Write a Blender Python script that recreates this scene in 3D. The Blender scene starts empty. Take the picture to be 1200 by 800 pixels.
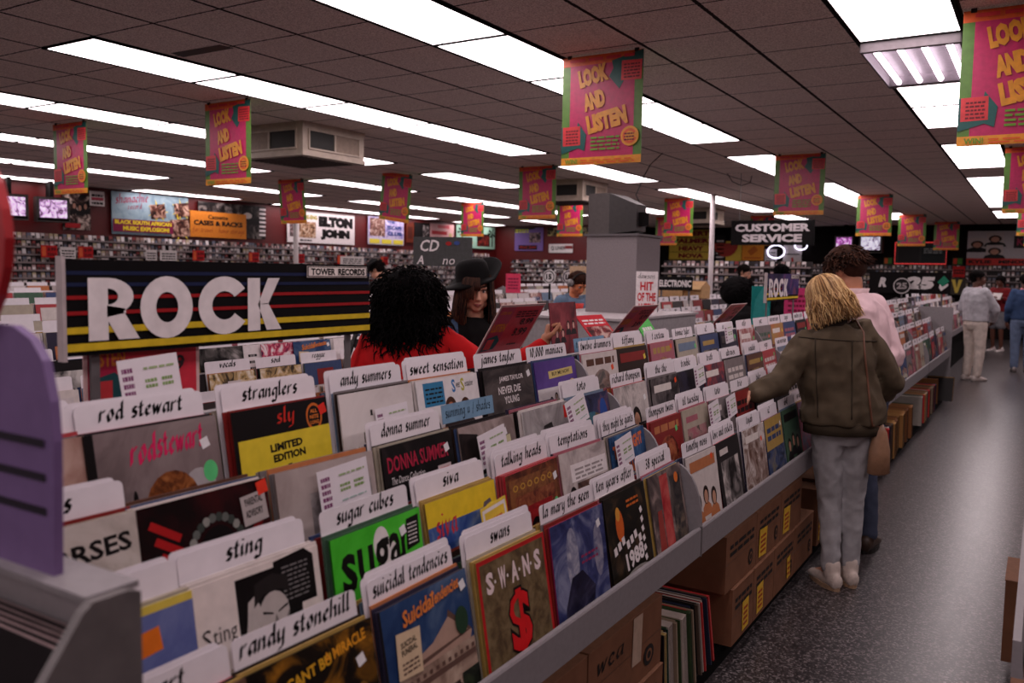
import bpy, math, random
from mathutils import Vector, Matrix, Euler, noise
R = random.Random(7)
SC = bpy.context.scene
COL = SC.collection
PI = math.pi

# ------------------------------------------------------------------ camera
T = .6096                      # ceiling grid module (two feet)
CZ = 1.66                      # eye height
CEIL = CZ + 2.425 * T
YAW, PIT, ROL, FPX = -.552471, -.082063, .016444, 1009.435
_f = Vector((math.cos(PIT) * math.sin(YAW), math.cos(PIT) * math.cos(YAW), math.sin(PIT)))
_r = Vector((math.cos(YAW), -math.sin(YAW), 0))
_u = _r.cross(_f)
_r2 = _r * math.cos(ROL) + _u * math.sin(ROL)
_u2 = -_r * math.sin(ROL) + _u * math.cos(ROL)
cam_d = bpy.data.cameras.new('camera')
cam = bpy.data.objects.new('camera', cam_d)
COL.objects.link(cam)
cam.matrix_world = Matrix(((_r2.x, _u2.x, -_f.x, 0), (_r2.y, _u2.y, -_f.y, 0), (_r2.z, _u2.z, -_f.z, CZ), (0, 0, 0, 1)))
cam_d.sensor_width = 36
cam_d.lens = FPX * 36 / 1200
cam_d.clip_start = .05
cam_d.dof.use_dof = True
cam_d.dof.focus_distance = 3.6
cam_d.dof.aperture_fstop = 3.4
SC.camera = cam
# ------------------------------------------------------------------ light and exposure
LAMP = 6.1                     # radiance of the fluorescent panels
SC.view_settings.view_transform = 'Standard'
SC.view_settings.look = 'None'
SC.view_settings.gamma = 1
SC.view_settings.use_curve_mapping = False
SC.view_settings.exposure = 0.0
w = bpy.data.worlds.new('world')
SC.world = w
w.use_nodes = True
w.node_tree.nodes['Background'].inputs[0].default_value = (.02, .017, .018, 1)
w.node_tree.nodes['Background'].inputs[1].default_value = 1
cy = SC.cycles
cy.use_denoising = True
cy.max_bounces = 6
cy.diffuse_bounces = 4
cy.glossy_bounces = 3
cy.transmission_bounces = 4
cy.transparent_max_bounces = 6
cy.sample_clamp_indirect = 4

# ------------------------------------------------------------------ materials
def lin(c):
    return tuple(((x / 255) / 12.92 if x / 255 < .04045 else ((x / 255 + .055) / 1.055) ** 2.4) for x in c) + (1,)
_M = {}
def M(c, rough=.55, spec=.4, metal=0, emit=0, var=.12, scale=30, bump=0):
    """plain surface: base colour with a little procedural unevenness"""
    k = (tuple(c), rough, spec, metal, emit, var, scale, bump)
    if k in _M:
        return _M[k]
    m = bpy.data.materials.new('paint_%d_%d_%d' % tuple(c))
    m.use_nodes = True
    nt = m.node_tree
    b = nt.nodes['Principled BSDF']
    b.inputs['Roughness'].default_value = rough
    b.inputs['Specular IOR Level'].default_value = spec
    b.inputs['Metallic'].default_value = metal
    L = lin(c)
    if emit:
        b.inputs['Base Color'].default_value = L
        b.inputs['Emission Color'].default_value = L
        b.inputs['Emission Strength'].default_value = emit
    else:
        tc = nt.nodes.new('ShaderNodeTexCoord')
        nz = nt.nodes.new('ShaderNodeTexNoise')
        nz.inputs['Scale'].default_value = scale
        nz.inputs['Detail'].default_value = 3
        nt.links.new(tc.outputs['Object'], nz.inputs['Vector'])
        cr = nt.nodes.new('ShaderNodeValToRGB')
        cr.color_ramp.elements[0].position = .3
        cr.color_ramp.elements[1].position = .7
        cr.color_ramp.elements[0].color = tuple(x * (1 - var) for x in L[:3]) + (1,)
        cr.color_ramp.elements[1].color = tuple(min(1, x * (1 + var)) for x in L[:3]) + (1,)
        nt.links.new(nz.outputs[0], cr.inputs[0])
        nt.links.new(cr.outputs[0], b.inputs['Base Color'])
        if bump:
            bp = nt.nodes.new('ShaderNodeBump')
            bp.inputs['Strength'].default_value = bump
            bp.inputs['Distance'].default_value = .01
            nt.links.new(nz.outputs[0], bp.inputs['Height'])
            nt.links.new(bp.outputs[0], b.inputs['Normal'])
    _M[k] = m
    return m
def G(c):
    return M(c, rough=.4, spec=.16, var=.08)         # glossy printed board
def PH(c1, c2, c3, scale=9, rough=.4, dist=1.2):
    """printed picture: blotches of three inks"""
    k = ('ph', tuple(c1), tuple(c2), tuple(c3), scale, rough, dist)
    if k in _M:
        return _M[k]
    m = bpy.data.materials.new('print_%d_%d_%d' % tuple(c1))
    m.use_nodes = True
    nt = m.node_tree
    b = nt.nodes['Principled BSDF']
    b.inputs['Roughness'].default_value = rough
    b.inputs['Specular IOR Level'].default_value = .16
    tc = nt.nodes.new('ShaderNodeTexCoord')
    oi = nt.nodes.new('ShaderNodeObjectInfo')
    mp = nt.nodes.new('ShaderNodeVectorMath')
    mp.operation = 'MULTIPLY_ADD'
    mp.inputs[1].default_value = (1, 1, 1)
    sc = nt.nodes.new('ShaderNodeVectorMath')
    sc.operation = 'SCALE'
    sc.inputs[0].default_value = (13, 0, 7)
    nt.links.new(oi.outputs['Random'], sc.inputs['Scale'])
    nt.links.new(tc.outputs['Object'], mp.inputs[0])
    nt.links.new(sc.outputs[0], mp.inputs[2])
    nz = nt.nodes.new('ShaderNodeTexNoise')
    nz.inputs['Scale'].default_value = scale
    nz.inputs['Detail'].default_value = 5
    nz.inputs['Roughness'].default_value = .6
    nz.inputs['Distortion'].default_value = dist
    nt.links.new(mp.outputs[0], nz.inputs['Vector'])
    cr = nt.nodes.new('ShaderNodeValToRGB')
    e = cr.color_ramp.elements
    e[0].position, e[0].color = .38, lin(c1)
    e[1].position, e[1].color = .64, lin(c3)
    n = e.new(.5)
    n.color = lin(c2)
    nt.links.new(nz.outputs[0], cr.inputs[0])
    nt.links.new(cr.outputs[0], b.inputs['Base Color'])
    _M[k] = m
    return m
WHITE = M((222, 214, 218), .5, .4, var=.04)
CARDW = M((226, 219, 224), .45, .4, var=.03)
INK = M((12, 9, 10), .8, .1)
GREY = M((136, 130, 133), .45, .4, var=.06, scale=60)
GREYD = M((92, 87, 89), .5, .4, var=.08)
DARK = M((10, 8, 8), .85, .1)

# ------------------------------------------------------------------ mesh building
_TXT = {}
def txt(s, bold=0., font_shear=0.):
    """flat glyph outlines of the built-in font, normalised to a unit box"""
    k = (s, bold, font_shear)
    if k not in _TXT:
        c = bpy.data.curves.new('t', 'FONT')
        c.body = s
        c.offset = bold
        c.shear = font_shear
        c.resolution_u = 2
        c.fill_mode = 'FRONT'
        o = bpy.data.objects.new('t', c)
        me = bpy.data.meshes.new_from_object(o)
        v = [(p.co.x, p.co.y) for p in me.vertices]
        f = [tuple(p.vertices) for p in me.polygons]
        x0, x1 = min(p[0] for p in v), max(p[0] for p in v)
        y0, y1 = min(p[1] for p in v), max(p[1] for p in v)
        _TXT[k] = ([((a - x0) / (x1 - x0), (b - y0) / (y1 - y0)) for a, b in v], f, (x1 - x0) / (y1 - y0))
        bpy.data.objects.remove(o)
        bpy.data.curves.remove(c)
        bpy.data.meshes.remove(me)
    return _TXT[k]

class MB:
    def __init__(s):
        s.v, s.f, s.m, s.mats, s.lay = [], [], [], [], 0
    def mi(s, m):
        if m not in s.mats:
            s.mats.append(m)
        return s.mats.index(m)
    def poly(s, pts, m):
        n = len(s.v)
        s.v += [tuple(p) for p in pts]
        s.f.append(tuple(range(n, n + len(pts))))
        s.m.append(s.mi(m))
    def box(s, x0, x1, y0, y1, z0, z1, m, front=None):
        n = len(s.v)
        s.v += [(x, y, z) for z in (z0, z1) for y in (y0, y1) for x in (x0, x1)]
        k, kf = s.mi(m), s.mi(front or m)
        for q, kk in (((0, 1, 5, 4), kf), ((2, 6, 7, 3), k), ((0, 4, 6, 2), k), ((1, 3, 7, 5), k), ((4, 5, 7, 6), k), ((0, 2, 3, 1), k)):
            s.f.append(tuple(n + i for i in q))
            s.m.append(kk)
    def prism(s, prof, a, b, axis, m):
        """profile in the two other axes extruded from a to b along axis (0 x, 1 y, 2 z)"""
        def P(p, t):
            return ((t, p[0], p[1]), (p[0], t, p[1]), (p[0], p[1], t))[axis]
        n, k = len(prof), s.mi(m)
        i = len(s.v)
        s.v += [P(p, a) for p in prof] + [P(p, b) for p in prof]
        for j in range(n):
            s.f.append((i + j, i + (j + 1) % n, i + n + (j + 1) % n, i + n + j))
            s.m.append(k)
        s.f += [tuple(range(i + n - 1, i - 1, -1)), tuple(range(i + n, i + 2 * n))]
        s.m += [k, k]
    def tube(s, pts, rad, m, n=8, cap=True, up=None, flat=None):
        """round (or elliptical) tube through points; rad: number or list of numbers or (a, b)"""
        pts = [Vector(p) for p in pts]
        N = len(pts)
        if not isinstance(rad, (list, tuple)):
            rad = [rad] * N
        k, i0 = s.mi(m), len(s.v)
        ref = Vector(up) if up else None
        for i, p in enumerate(pts):
            t = (pts[min(i + 1, N - 1)] - pts[max(i - 1, 0)])
            t = t.normalized() if t.length > 1e-9 else Vector((0, 0, 1))
            if ref is None:
                ref = Vector((0, 0, 1)) if abs(t.z) < .9 else Vector((0, 1, 0))
            a = ref - t * ref.dot(t)
            a = a.normalized() if a.length > 1e-6 else t.orthogonal().normalized()
            b = t.cross(a)
            if not up:
                ref = a
            r = rad[i]
            ra, rb = r if isinstance(r, (tuple, list)) else (r, r)
            for j in range(n):
                th = 2 * PI * j / n
                s.v.append(tuple(p + a * math.cos(th) * ra + b * math.sin(th) * rb))
        for i in range(N - 1):
            for j in range(n):
                s.f.append((i0 + i * n + j, i0 + i * n + (j + 1) % n, i0 + (i + 1) * n + (j + 1) % n, i0 + (i + 1) * n + j))
                s.m.append(k)
        if cap:
            s.f += [tuple(i0 + n - 1 - j for j in range(n)), tuple(i0 + (N - 1) * n + j for j in range(n))]
            s.m += [k, k]
    def ball(s, c, r, m, nu=14, nv=9, rot=None):
        rx, ry, rz = r if isinstance(r, (tuple, list)) else (r, r, r)
        k, i0 = s.mi(m), len(s.v)
        c = Vector(c)
        for i in range(1, nv):
            ph = PI * i / nv
            for j in range(nu):
                th = 2 * PI * j / nu
                d = Vector((rx * math.sin(ph) * math.cos(th), ry * math.sin(ph) * math.sin(th), rz * math.cos(ph)))
                if rot:
                    d = rot @ d
                s.v.append(tuple(c + d))
        t, b = Vector((0, 0, rz)), Vector((0, 0, -rz))
        if rot:
            t, b = rot @ t, rot @ b
        s.v += [tuple(c + t), tuple(c + b)]
        it, ib = len(s.v) - 2, len(s.v) - 1
        for j in range(nu):
            j2 = (j + 1) % nu
            s.f.append((it, i0 + j, i0 + j2))
            s.m.append(k)
            for i in range(nv - 2):
                s.f.append((i0 + i * nu + j, i0 + (i + 1) * nu + j, i0 + (i + 1) * nu + j2, i0 + i * nu + j2))
                s.m.append(k)
            s.f.append((ib, i0 + (nv - 2) * nu + j2, i0 + (nv - 2) * nu + j))
            s.m.append(k)
    def add(s, other, mat=None):
        """append another builder, transformed"""
        n = len(s.v)
        s.v += [tuple(mat @ Vector(p)) if mat else p for p in other.v]
        mm = [s.mi(m) for m in other.mats]
        s.f += [tuple(n + i for i in f) for f in other.f]
        s.m += [mm[i] for i in other.m]
    def mesh(s, name, smooth=False):
        me = bpy.data.meshes.new(name)
        me.from_pydata(s.v, [], s.f)
        for m in s.mats:
            me.materials.append(m)
        me.polygons.foreach_set('material_index', s.m)
        if smooth:
            me.polygons.foreach_set('use_smooth', [True] * len(s.f))
        me.update()
        return me
    def build(s, name, parent=None, loc=(0, 0, 0), rot=(0, 0, 0), smooth=False):
        o = bpy.data.objects.new(name, s.mesh(name, smooth))
        COL.objects.link(o)
        o.location, o.rotation_euler = loc, rot
        if parent:
            o.parent = parent
        return o

class Art:
    """flat printing on a sheet that faces -y; sheet runs 0..W in x and 0..H in z, coordinates given 0..1"""
    def __init__(s, mb, W, H, x0=0, z0=0, y=0, step=.00025):
        s.mb, s.W, s.H, s.x0, s.z0, s.y, s.step, s.n = mb, W, H, x0, z0, y, step, 1
    def P(s, u, v):
        return (s.x0 + u * s.W, s.y - s.n * s.step, s.z0 + v * s.H)
    def poly(s, pts, m):
        a = sum(pts[i][0] * pts[(i + 1) % len(pts)][1] - pts[(i + 1) % len(pts)][0] * pts[i][1] for i in range(len(pts)))
        if a < 0:
            pts = pts[::-1]
        s.mb.poly([s.P(u, v) for u, v in pts], m)
        s.n += 1
    def rect(s, u0, v0, u1, v1, m, rot=0):
        cu, cv = (u0 + u1) / 2, (v0 + v1) / 2
        c, d, k = math.cos(rot), math.sin(rot), s.H / s.W
        q = []
        for u, v in ((u0, v0), (u1, v0), (u1, v1), (u0, v1)):
            a, b = u - cu, (v - cv) * k
            q.append((cu + a * c - b * d, cv + (a * d + b * c) / k))
        s.poly(q, m)
    def ell(s, cu, cv, ru, rv, m, n=18, a0=0, a1=2 * PI):
        s.poly([(cu + ru * math.cos(a0 + (a1 - a0) * i / n), cv + rv * math.sin(a0 + (a1 - a0) * i / n)) for i in range(n + (a1 - a0 < 6.2))], m)
    def ring(s, cu, cv, ru, rv, t, m, n=20, a0=0, a1=2 * PI):
        for i in range(n):
            A, B = a0 + (a1 - a0) * i / n, a0 + (a1 - a0) * (i + 1) / n
            s.mb.poly([s.P(cu + ru * math.cos(A), cv + rv * math.sin(A)), s.P(cu + ru * math.cos(B), cv + rv * math.sin(B)),
                       s.P(cu + ru * (1 - t) * math.cos(B), cv + rv * (1 - t) * math.sin(B)), s.P(cu + ru * (1 - t) * math.cos(A), cv + rv * (1 - t) * math.sin(A))], m)
        s.n += 1
    def text(s, t, u, v, w, h, m, bold=.0, rot=0, shear=0):
        """u, v lower left; w, h size of the word in sheet units"""
        V, F, asp = txt(t, bold)
        c, d, k = math.cos(rot), math.sin(rot), s.H / s.W
        i0, mi = len(s.mb.v), s.mb.mi(m)
        for a, b in V:
            a, b = a * w + b * h * k * shear, b * h * k
            s.mb.v.append(s.P(u + a * c - b * d, v + (a * d + b * c) / k))
        for f in F:
            s.mb.f.append(tuple(i0 + i for i in f))
            s.mb.m.append(mi)
        s.n += 1
    def lines(s, u0, v0, u1, v1, n, m, fill=.5, rot=0):
        """lines of print too small to read: short word bars"""
        h = (v1 - v0) / n
        for i in range(n):
            u = u0
            y = v1 - (i + 1) * h
            while u < u1 - .01:
                wd = min((u1 - u0) * R.uniform(.12, .3), u1 - u)
                s.mb.poly([s.P(u, y), s.P(u + wd, y), s.P(u + wd, y + h * fill), s.P(u, y + h * fill)], m)
                u += wd + (u1 - u0) * .05
        s.n += 1
    def pen(s, t, u, v, h, m, nib=.26, ang=.7, shear=.12, w=None, rot=0):
        """broad-nib lettering; h is the height of a small letter, w fits the whole word to a width"""
        k = s.H / s.W
        tot = sum(PEN.get(ch, PEN[' '])[0] + .3 for ch in t)
        sx = (w / tot) if w else h * k * .62
        nx, ny = nib * math.cos(ang) / 2, nib * math.sin(ang) / 2
        c, d = math.cos(rot), math.sin(rot)
        x = 0
        mi = s.mb.mi(m)
        def Q(a, b):
            a, b = (a + b * shear) * sx, b * h * k
            return s.P(u + a * c - b * d, v + (a * d + b * c) / k)
        for ch in t:
            wd, st = PEN.get(ch, PEN[' '])
            for line in st:
                for (a, b), (e, f) in zip(line, line[1:]):
                    q = [(a - nx, b - ny), (a + nx, b + ny), (e + nx, f + ny), (e - nx, f - ny)]
                    ar = sum(q[i][0] * q[(i + 1) % 4][1] - q[(i + 1) % 4][0] * q[i][1] for i in range(4))
                    if abs(ar) < .02:
                        q = [(a - nx * .7 - .02, b + .05), (a + nx * .7 + .02, b - .05), (e + nx * .7 + .02, f - .05), (e - nx * .7 - .02, f + .05)]
                        ar = sum(q[i][0] * q[(i + 1) % 4][1] - q[(i + 1) % 4][0] * q[i][1] for i in range(4))
                    if ar < 0:
                        q = q[::-1]
                    n0 = len(s.mb.v)
                    s.mb.v += [Q(x + p, r) for p, r in q]
                    s.mb.f.append((n0, n0 + 1, n0 + 2, n0 + 3))
                    s.mb.m.append(mi)
            x += wd + .3
        s.n += 1
PEN = {
 ' ': (.5, []), 'a': (.75, [[(.65, .95), (.2, .9), (0, .4), (.2, 0), (.62, .5)], [(.68, 1), (.62, .1), (.8, .1)]]),
 'b': (.7, [[(.1, 1.75), (.05, .1), (.4, 0), (.68, .45), (.5, .95), (.1, .7)]]), 'c': (.6, [[(.6, .85), (.3, 1), (0, .5), (.2, 0), (.6, .15)]]),
 'd': (.75, [[(.62, .9), (.2, .9), (0, .4), (.2, 0), (.62, .45)], [(.66, 1.75), (.62, .1), (.8, .1)]]),
 'e': (.62, [[(.02, .45), (.55, .7), (.4, 1), (.1, .8), (0, .4), (.25, 0), (.6, .18)]]),
 'f': (.5, [[(.65, 1.6), (.35, 1.7), (.25, 1.2), (.18, -.4)], [(-.05, .95), (.5, .95)]]),
 'g': (.75, [[(.62, .92), (.2, .9), (0, .45), (.22, .1), (.6, .5)], [(.68, 1), (.6, -.4), (.3, -.65), (-.05, -.45)]]),
 'h': (.75, [[(.08, 1.75), (0, 0)], [(.03, .55), (.42, 1), (.62, .8), (.58, .1), (.75, .1)]]),
 'i': (.25, [[(.05, 1), (.03, .1), (.22, .1)], [(.08, 1.4), (.2, 1.5)]]), 'j': (.3, [[(.15, 1), (.1, -.5), (-.2, -.55)], [(.15, 1.4), (.28, 1.5)]]),
 'k': (.7, [[(.08, 1.75), (0, 0)], [(.05, .5), (.5, 1)], [(.2, .6), (.62, 0)]]), 'l': (.25, [[(.08, 1.75), (.03, .1), (.25, .1)]]),
 'm': (1.15, [[(.05, 1), (0, 0)], [(.03, .6), (.38, 1), (.5, .8), (.45, 0)], [(.48, .6), (.85, 1), (1, .8), (.95, .1), (1.12, .1)]]),
 'n': (.72, [[(.05, 1), (0, 0)], [(.03, .55), (.42, 1), (.58, .8), (.54, .1), (.72, .1)]]), 'o': (.68, [[(.35, 1), (.02, .6), (.15, 0), (.35, 0), (.66, .45), (.5, 1), (.3, 1)]]),
 'p': (.7, [[(.08, 1), (0, -.7)], [(.04, .5), (.45, 1), (.66, .6), (.4, 0), (.05, .1)]]), 'q': (.72, [[(.62, .9), (.2, .9), (0, .4), (.2, 0), (.62, .5)], [(.68, 1), (.6, -.7)]]),
 'r': (.55, [[(.05, 1), (0, 0)], [(.03, .55), (.3, .95), (.55, .95)]]), 's': (.55, [[(.52, .9), (.15, .98), (.1, .65), (.5, .4), (.42, .02), (0, .1)]]),
 't': (.45, [[(.2, 1.45), (.12, .1), (.42, .08)], [(-.08, .98), (.42, .98)]]), 'u': (.74, [[(.05, 1), (.02, .25), (.2, 0), (.58, .5)], [(.64, 1), (.6, .1), (.76, .1)]]),
 'v': (.65, [[(.02, 1), (.2, 0), (.62, 1)]]), 'w': (.95, [[(.02, 1), (.18, 0), (.48, .9), (.62, 0), (.95, 1)]]), 'x': (.65, [[(.05, 1), (.6, 0)], [(.6, 1), (0, 0)]]),
 'y': (.72, [[(.05, 1), (.05, .25), (.22, 0), (.58, .5)], [(.66, 1), (.55, -.45), (.05, -.6)]]), 'z': (.6, [[(.02, .95), (.58, .95), (0, .05), (.6, .05)]]),
 '0': (.7, [[(.35, 1.5), (.02, .9), (.15, 0), (.4, 0), (.68, .7), (.5, 1.5), (.3, 1.5)]]), '1': (.3, [[(0, 1.2), (.2, 1.5), (.16, 0)]]),
 '3': (.6, [[(.05, 1.45), (.55, 1.45), (.2, .85), (.55, .5), (.35, 0), (0, .1)]]), '8': (.62, [[(.5, 1.4), (.15, 1.4), (.1, 1), (.55, .6), (.45, 0), (.1, .05), (.1, .5), (.55, 1), (.5, 1.4)]]),
 '9': (.62, [[(.5, .9), (.1, .8), (.1, 1.4), (.5, 1.45), (.55, .8), (.4, 0)]]), '2': (.62, [[(.05, 1.3), (.4, 1.5), (.55, 1.1), (0, .05), (.6, .05)]]),
 '5': (.6, [[(.55, 1.45), (.1, 1.45), (.08, .85), (.5, .8), (.5, .1), (0, .05)]]), '6': (.62, [[(.5, 1.45), (.1, .8), (.1, .1), (.5, .1), (.55, .6), (.12, .7)]]),
 '7': (.55, [[(0, 1.45), (.55, 1.45), (.15, 0)]]), '4': (.62, [[(.45, 0), (.5, 1.45), (0, .5), (.62, .5)]]),
 '/': (.5, [[(0, -.2), (.5, 1.6)]]), '.': (.2, [[(.05, .05), (.15, .12)]]), ',': (.2, [[(.1, .1), (0, -.3)]]), '&': (.7, [[(.65, 0), (.15, 1.2), (.4, 1.5), (.5, 1.1), (0, .4), (.2, 0), (.65, .5)]]),
}

# ------------------------------------------------------------------ objects
def tag(o, label=None, cat=None, group=None, kind=None):
    if label:
        o['label'] = label
    if cat:
        o['category'] = cat
    if group:
        o['group'] = group
    if kind:
        o['kind'] = kind
    return o
def empty(name, loc=(0, 0, 0), rot=(0, 0, 0)):
    o = bpy.data.objects.new(name, None)
    o.empty_display_size = .1
    COL.objects.link(o)
    o.location, o.rotation_euler = loc, rot
    return o
def dup(o, loc=None, rot=None, parent=None):
    c = o.copy()
    COL.objects.link(c)
    if loc is not None:
        c.location = loc
    if rot is not None:
        c.rotation_euler = rot
    if parent:
        c.parent = parent
    for ch in list(o.children):
        dup(ch, parent=c)
    return c
ORD = ['first', 'second', 'third', 'fourth', 'fifth', 'sixth', 'seventh', 'eighth', 'ninth', 'tenth', 'eleventh', 'twelfth', 'thirteenth', 'fourteenth', 'fifteenth', 'sixteenth', 'seventeenth', 'eighteenth', 'nineteenth', 'twentieth']
def nth(i):
    if i < 20:
        return ORD[i]
    t = ['twenty', 'thirty', 'forty', 'fifty', 'sixty', 'seventy', 'eighty', 'ninety'][(i + 1) // 10 - 2]
    u = (i + 1) % 10
    return t + '-' + ORD[u - 1] if u else t[:-1] + 'ieth'
# ------------------------------------------------------------------ materials of the room
def ceiling_mat():
    m = bpy.data.materials.new('acoustic_tile')
    m.use_nodes = True
    nt = m.node_tree
    L = nt.links.new
    b = nt.nodes['Principled BSDF']
    b.inputs['Roughness'].default_value = .9
    b.inputs['Specular IOR Level'].default_value = .15
    tc = nt.nodes.new('ShaderNodeTexCoord')
    sx = nt.nodes.new('ShaderNodeSeparateXYZ')
    L(tc.outputs['Object'], sx.inputs[0])
    def math_(op, a, bb=None):
        n = nt.nodes.new('ShaderNodeMath')
        n.operation = op
        for i, q in enumerate((a, bb)):
            if q is None:
                continue
            if isinstance(q, (int, float)):
                n.inputs[i].default_value = q
            else:
                L(q, n.inputs[i])
        return n.outputs[0]
    nz = nt.nodes.new('ShaderNodeTexNoise')
    nz.inputs['Scale'].default_value = 40
    L(tc.outputs['Object'], nz.inputs['Vector'])
    wob = math_('MULTIPLY', math_('SUBTRACT', nz.outputs[0], .5), .02)
    def line(o, off, wd):
        f = math_('FRACT', math_('ADD', math_('ADD', math_('DIVIDE', o, T), off), wob))
        return math_('LESS_THAN', math_('ABSOLUTE', math_('SUBTRACT', f, .5)), wd)
    gx = line(sx.outputs[0], 5.809 + .5 + 40, .022)
    gy = line(sx.outputs[1], -6.662 + .5 + 40, .012)
    g = math_('MAXIMUM', gx, gy)
    n2 = nt.nodes.new('ShaderNodeTexNoise')
    n2.inputs['Scale'].default_value = 120
    n2.inputs['Detail'].default_value = 6
    L(tc.outputs['Object'], n2.inputs['Vector'])
    cr = nt.nodes.new('ShaderNodeValToRGB')
    cr.color_ramp.elements[0].position = .36
    cr.color_ramp.elements[0].color = lin((196, 176, 168))
    cr.color_ramp.elements[1].position = .6
    cr.color_ramp.elements[1].color = lin((246, 230, 222))
    L(n2.outputs[0], cr.inputs[0])
    mx = nt.nodes.new('ShaderNodeMixRGB')
    L(g, mx.inputs[0])
    L(cr.outputs[0], mx.inputs[1])
    mx.inputs[2].default_value = lin((38, 30, 30))
    L(mx.outputs[0], b.inputs['Base Color'])
    return m
def floor_mat():
    m = bpy.data.materials.new('terrazzo')
    m.use_nodes = True
    nt = m.node_tree
    L = nt.links.new
    b = nt.nodes['Principled BSDF']
    tc = nt.nodes.new('ShaderNodeTexCoord')
    vo = nt.nodes.new('ShaderNodeTexVoronoi')
    vo.inputs['Scale'].default_value = 120
    L(tc.outputs['Object'], vo.inputs['Vector'])
    sp = nt.nodes.new('ShaderNodeSeparateColor')
    L(vo.outputs['Color'], sp.inputs[0])
    cr = nt.nodes.new('ShaderNodeValToRGB')
    e = cr.color_ramp.elements
    e[0].position, e[0].color = 0, lin((36, 33, 34))
    e[1].position, e[1].color = 1, lin((128, 119, 119))
    q = e.new(.45); q.color = lin((50, 46, 47))
    q = e.new(.72); q.color = lin((74, 68, 69))
    L(sp.outputs[0], cr.inputs[0])
    L(cr.outputs[0], b.inputs['Base Color'])
    b.inputs['Roughness'].default_value = .22
    b.inputs['Specular IOR Level'].default_value = .42
    nz = nt.nodes.new('ShaderNodeTexNoise')
    nz.inputs['Scale'].default_value = 14
    L(tc.outputs['Object'], nz.inputs['Vector'])
    rr = nt.nodes.new('ShaderNodeMapRange')
    rr.inputs['To Min'].default_value = .26
    rr.inputs['To Max'].default_value = .33
    L(nz.outputs[0], rr.inputs['Value'])
    L(rr.outputs[0], b.inputs['Roughness'])
    return m
RED = M((86, 12, 13), .5, .4, var=.08, scale=2)
BLACKW = M((20, 16, 16), .8, .08)
XL, XR, Y0, Y1 = -15.85, 5.2, -6.0, 27.0
def shell(name, x0, x1, y0, y1, z0, z1, m):
    b = MB()
    b.box(x0, x1, y0, y1, z0, z1, m)
    return tag(b.build(name), kind='structure')
shell('floor', XL, XR, Y0, Y1, -.1, 0, floor_mat())
cl = MB()
cl.box(XL, XR, Y0, Y1, CEIL, CEIL + .1, ceiling_mat())
cl.poly([(-5.3, 3.98, CEIL - .002), (-5.32, 4.1, CEIL - .002), (-4.78, 4.1, CEIL - .002), (-4.8, 3.99, CEIL - .002)], M((12, 9, 9)))  # flat dark patch painted for the dark void above a missing tile
tag(cl.build('ceiling'), kind='structure')
shell('wall_left', XL - .1, XL, Y0, Y1, 0, CEIL, RED)
shell('wall_back', XL, -11.0, 24.6, 24.7, 0, CEIL, RED)
shell('wall_side', -11.1, -11.0, 24.7, Y1, 0, CEIL, BLACKW)
shell('wall_rear', -11.0, XR, Y1, Y1 + .1, 0, CEIL, BLACKW)
shell('wall_right', XR, XR + .1, Y0, Y1, 0, CEIL, M((150, 60, 56)))
shell('wall_front', XL, XR, Y0 - .1, Y0, 0, CEIL, M((120, 100, 98)))

# ------------------------------------------------------------------ ceiling lights
GLOW = M((255, 237, 240), emit=LAMP)
FRAME = M((190, 178, 180), .4, .4)
def light_panel():
    r = empty('ceiling_light')
    a, l = T * .46, T * .985
    b = MB()
    b.poly([(-a, -l, -.006), (-a, l, -.006), (a, l, -.006), (a, -l, -.006)], GLOW)
    b.build('diffuser', r)
    f = MB()
    for s in (-1, 1):
        f.box(s * (a + .011) - .011, s * (a + .011) + .011, -l - .008, l + .008, -.012, 0, DARK)
        f.box(-a, a, s * l - .007, s * l + .007, -.012, 0, DARK)
    f.build('frame', r)
    return r
def open_fixture(x, y):
    """the panel whose lens is missing: four bare tubes in a white trough"""
    r = empty('ceiling_light', (x, y, CEIL))
    a, l = T * .46, T * .985
    t = MB()
    wm = M((122, 114, 118), .5, .2)
    t.box(-a, a, -l, l, -.004, -.001, wm)
    for s in (-1, 1):
        t.box(s * a - .006, s * a + .006, -l, l, -.07, -.001, wm)
        t.box(-a, a, s * l - .006, s * l + .006, -.07, -.001, wm)
        t.prism([(s * (l - .01), -.065), (s * (l - .06), -.065), (s * (l - .09), -.004), (s * (l - .01), -.004)], -a, a, 0, wm)
    t.build('trough', r)
    for i in range(4):
        q = MB()
        xx = -a + (i + .5) * a / 2
        q.tube([(xx, -l + .07, -.045), (xx, l - .07, -.045)], .019, M((255, 236, 250), emit=LAMP), n=10)
        q.build('fluorescent_tube', r)
    tag(r, 'ceiling fixture over the aisle without its lens, bare tubes showing', 'ceiling light', 'fluorescent ceiling panels')
ROWS = [(-9, 'added right of the aisle'), (-5, 'over the aisle'), (-1, 'over the record bins'), (3, 'over the second aisle of bins'), (7, 'third from the aisle'), (11, 'fourth from the aisle'), (15, 'fifth from the aisle'), (19, 'along the red wall')]  # row right of the aisle is out of view, added for its light
RUNS = [(-15, -9, 'added hindmost run'), (-7, -3, 'added rear run'), (-1, 9, 'near long run'), (11, 15, 'short run'), (17, 27, 'far long run'), (29, 33, 'farthest run')]  # hindmost and rear runs lie out of view, added to light the shop
proto = light_panel()
first = True
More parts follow.
